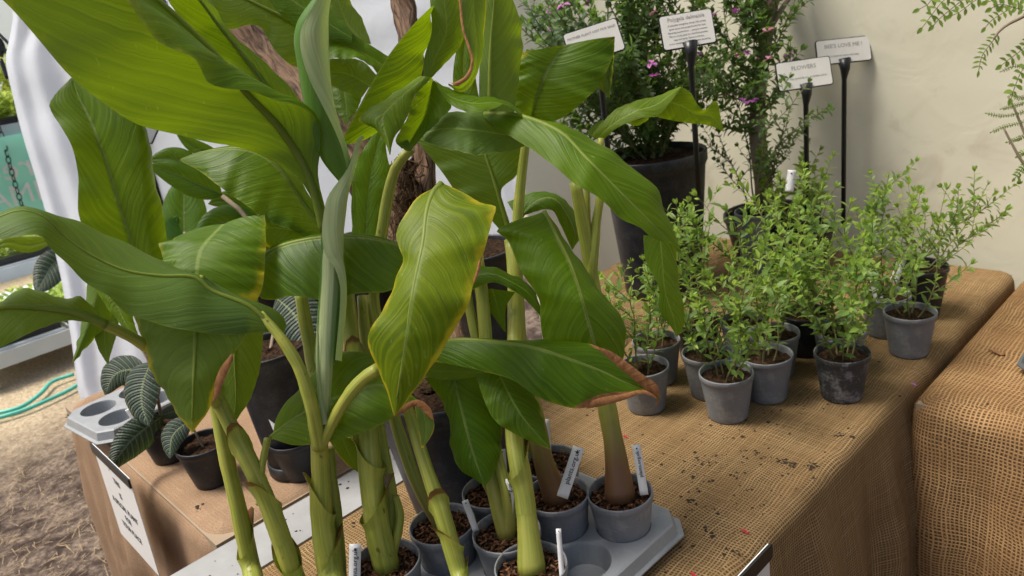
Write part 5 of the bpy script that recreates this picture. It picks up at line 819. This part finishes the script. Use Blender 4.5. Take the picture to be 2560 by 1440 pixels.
# leafy plants before the banner, banner with mirrored lettering, chain
XB = -8.20; t = thing('banner', 'turquoise mesh banner with white lettering seen from behind', 'banner', (XB, 1.2, 0)); g = [[(XB+.02*math.sin(9*y), y, z) for z in np.linspace(.42, 1.17, 12)] for y in np.linspace(-.6, 3.2, 60)]; mb = MB(); mb.grid(g); keep(mb.build('mesh_sheet', M['banner']), t)
fr = (onX(50, 418, XB+.05), np.array([0, 1., 0]), np.array([0, 0, 1.])); text_obj('direc', .30, M['white'], t, fr, (.02, .0), mirror=True); text_obj('NMA', .26, M['white'], t, (onX(45, 490, XB+.05), fr[1], fr[2]), (.05, -.0), mirror=True)
for yy in (-.6, 3.2): mb = MB(); mb.tube([(XB, yy, 0), (XB, yy, 1.2)], .02, 10); keep(mb.build('post', M['whitewood']), t)
ch = thing('chain', 'dark hanging chain in front of the turquoise banner', 'chain', tuple(P(40, 520, 6.5))); q = pxpath([(-8, 300), (10, 360), (35, 450), (60, 530)], 6.9, 16)
for i in range(15):
    a, b = q[i], q[i+1]; d = nrm(b-a); sd = nrm(np.cross(d, RW@np.array([0, 0, 1.]))) if i % 2 == 0 else RW@np.array([0, 0, 1.]); L = np.linalg.norm(b-a)*.62; ring = [ (a+b)/2+d*L*math.cos(x)+sd*L*.55*math.sin(x) for x in np.linspace(0, 6.2832, 13)]; mb = MB(); mb.tube(ring, .005, 6, cap=False); keep(mb.build('link', M['chain']), ch)
def bush(label, c, R, n, seed, m='hedge', L=.10):
    r = random.Random(seed); t = thing('garden_bush', label, 'bush', (c[0], c[1], 0)); mb = MB(); mb.tube([(c[0], c[1], 0), (c[0]+.05, c[1], c[2]*.6), (c[0], c[1], c[2])], [.05, .04, .02], 8); keep(mb.build('trunk', M['bark']), t); lf = MB()
    for _ in range(n):
        d = nrm([r.gauss(0, 1), r.gauss(0, 1), r.gauss(0, 1)]); p = np.array(c)+d*np.array(R)*r.random()**.4; leaf_card(lf, p, nrm(d+np.array([r.gauss(0, .7), r.gauss(0, .7), r.gauss(0, .5)])), np.array([0, 0, 1.]), L*r.uniform(.6, 1.3), L*.5, (r.random(), 0, r.random()), .2)
    keep(kind(lf.build('crown', M[m]), 'stuff'), t)
bush('bright green bush above the turquoise banner', (-11.2, 1.8, 1.55), (.7, 1.5, .55), 3200, 21, L=.13); bush('yellow green bush beyond the benches', (-11.8, -.6, 1.4), (.8, 1.3, .55), 2600, 22, L=.13); bush('wide bush in the far yard behind the curtain', (-13.5, 4.0, 1.5), (1.3, 2.2, .6), 3000, 23, L=.15)
# leaf of a plant outside, near the curtain edge
tO = thing('potted_crinkled_plant', 'crinkled grey green plant standing just outside the curtain', 'potted plant', (-3.5, .66, 0)); pot_at(tO, 'black', .12, .22, M['black'], 'soil', 63); q = np.vstack([[(-3.5, .66, .2)], pxpath([(190, 820), (170, 700), (165, 660)], 2.95, 6)]); mb = MB(); mb.tube(spline(q, 14), .008, 7); keep(mb.build('stem', M['bark']), tO)
rleaf(tO, [(170, 640), (135, 660), (110, 700), (90, 735)], 80, (2.95, 2.85), 231); rleaf(tO, [(165, 655), (195, 700), (215, 712)], 30, (2.95, 2.95), 232, m='leaf'); rleaf(tO, [(130, 600), (70, 612), (20, 605), (-20, 622)], 40, (3.0, 2.9), 233, m='leaf', bv=.9)
# hose on the straw
for pts, lab in (([(-40, 1055), (60, 1025), (120, 1000), (190, 965), (240, 920)], 'green hose lying in a double run on the straw, lower run'), ([(-40, 1040), (50, 1018), (100, 985), (130, 955), (185, 935)], 'green hose lying in a double run on the straw, upper run')):
    q = np.array([T(a, b, .012) for a, b in spline(pts, 40)]); mb = MB(); mb.tube(q, .011, 8); tag(mb.build('garden_hose', M['hose']), lab, 'hose', 'hose runs on the straw')
# hand cart box / pale panel and frame in the yard
mb = MB(); mb.box((-6.15, .95, .10), (.4, 1.0, .20)); t = thing('storage_box', 'pale mauve storage box between the white benches', 'box', (-6.15, .95, 0)); keep(mb.build('body', M['van'], smooth=False), t); mb = MB(); mb.box((-6.15, .95, .215), (.44, 1.04, .03)); keep(mb.build('lid', M['whitewood'], smooth=False), t)
# shrub twigs with blue blooms against the sheet at the top
tB = thing('blue_flowering_plant', 'plant with a blue flower spike behind the big arching leaf', 'potted plant', (-2.3, .75, ZT+.0045)); pot_at(tB, 'black', .08, .14, M['black'], 'soil', 64); q = np.vstack([[(-2.3, .75, ZT+.12)], pxpath([(470, 300), (440, 140), (420, 40), (400, -40)], 2.3, 8)]); mb = MB(); mb.tube(spline(q, 18), .005, 7); keep(mb.build('stem', M['twig']), tB); fl = MB(); r_ = random.Random(31)
for _ in range(90): leaf_card(fl, P(405+r_.gauss(0, 9), r_.uniform(-40, 50), 2.3+r_.gauss(0, .02)), nrm([r_.gauss(0, 1), r_.gauss(0, 1), r_.gauss(0, 1)]), np.array([0, 0, 1.]), .018, .010, (0, 0, .5), .1)
keep(kind(fl.build('flower_spike', simple('blue_petal', (.14, .20, .62), .6, c2=(.25, .32, .75))), 'stuff'), tB)
for k in range(6): rleaf(tB, [(430, 60+k*12), (445+5*k, 40+k*12), (458+4*k, 30+10*k)], 14, (2.3, 2.28), 240+k, m='leaf', bv=.1)

# white marquee panel across the yard, clamp on the curtain edge
mb = MB(); mb.grid([[(-12.6+.05*math.sin(4*y)+.03*math.sin(9*y+3*z), y, z) for z in np.linspace(.0, 4.2, 24)] for y in np.linspace(-2.5, 7.5, 70)]); tag(mb.build('marquee_side', M['sheet']), 'white marquee side far across the yard beyond the bushes', 'tent wall')
tc = thing('black_clamp', 'black clamp holding the gathered edge of the white sheet', 'clamp', tuple(P(15, 120, 2.42)))
for pts, r in (([(-20, 70), (5, 92), (32, 120)], 4), ([(-20, 100), (5, 118), (24, 140)], 5), ([(-6, 100), (2, 118), (-4, 140)], 10)):
    q = pxpath(pts, 2.42, 10); mb = MB(); mb.tube(q, np.full(10, r*2.42/F), 8); keep(mb.build('jaw', M['holder']), tc)
q = pxpath([(2, 148), (10, 172), (19, 196)], 2.42, 8); mb = MB(); mb.tube(q, np.full(8, 5*2.42/F), 8); keep(mb.build('handle', M['holder']), tc)
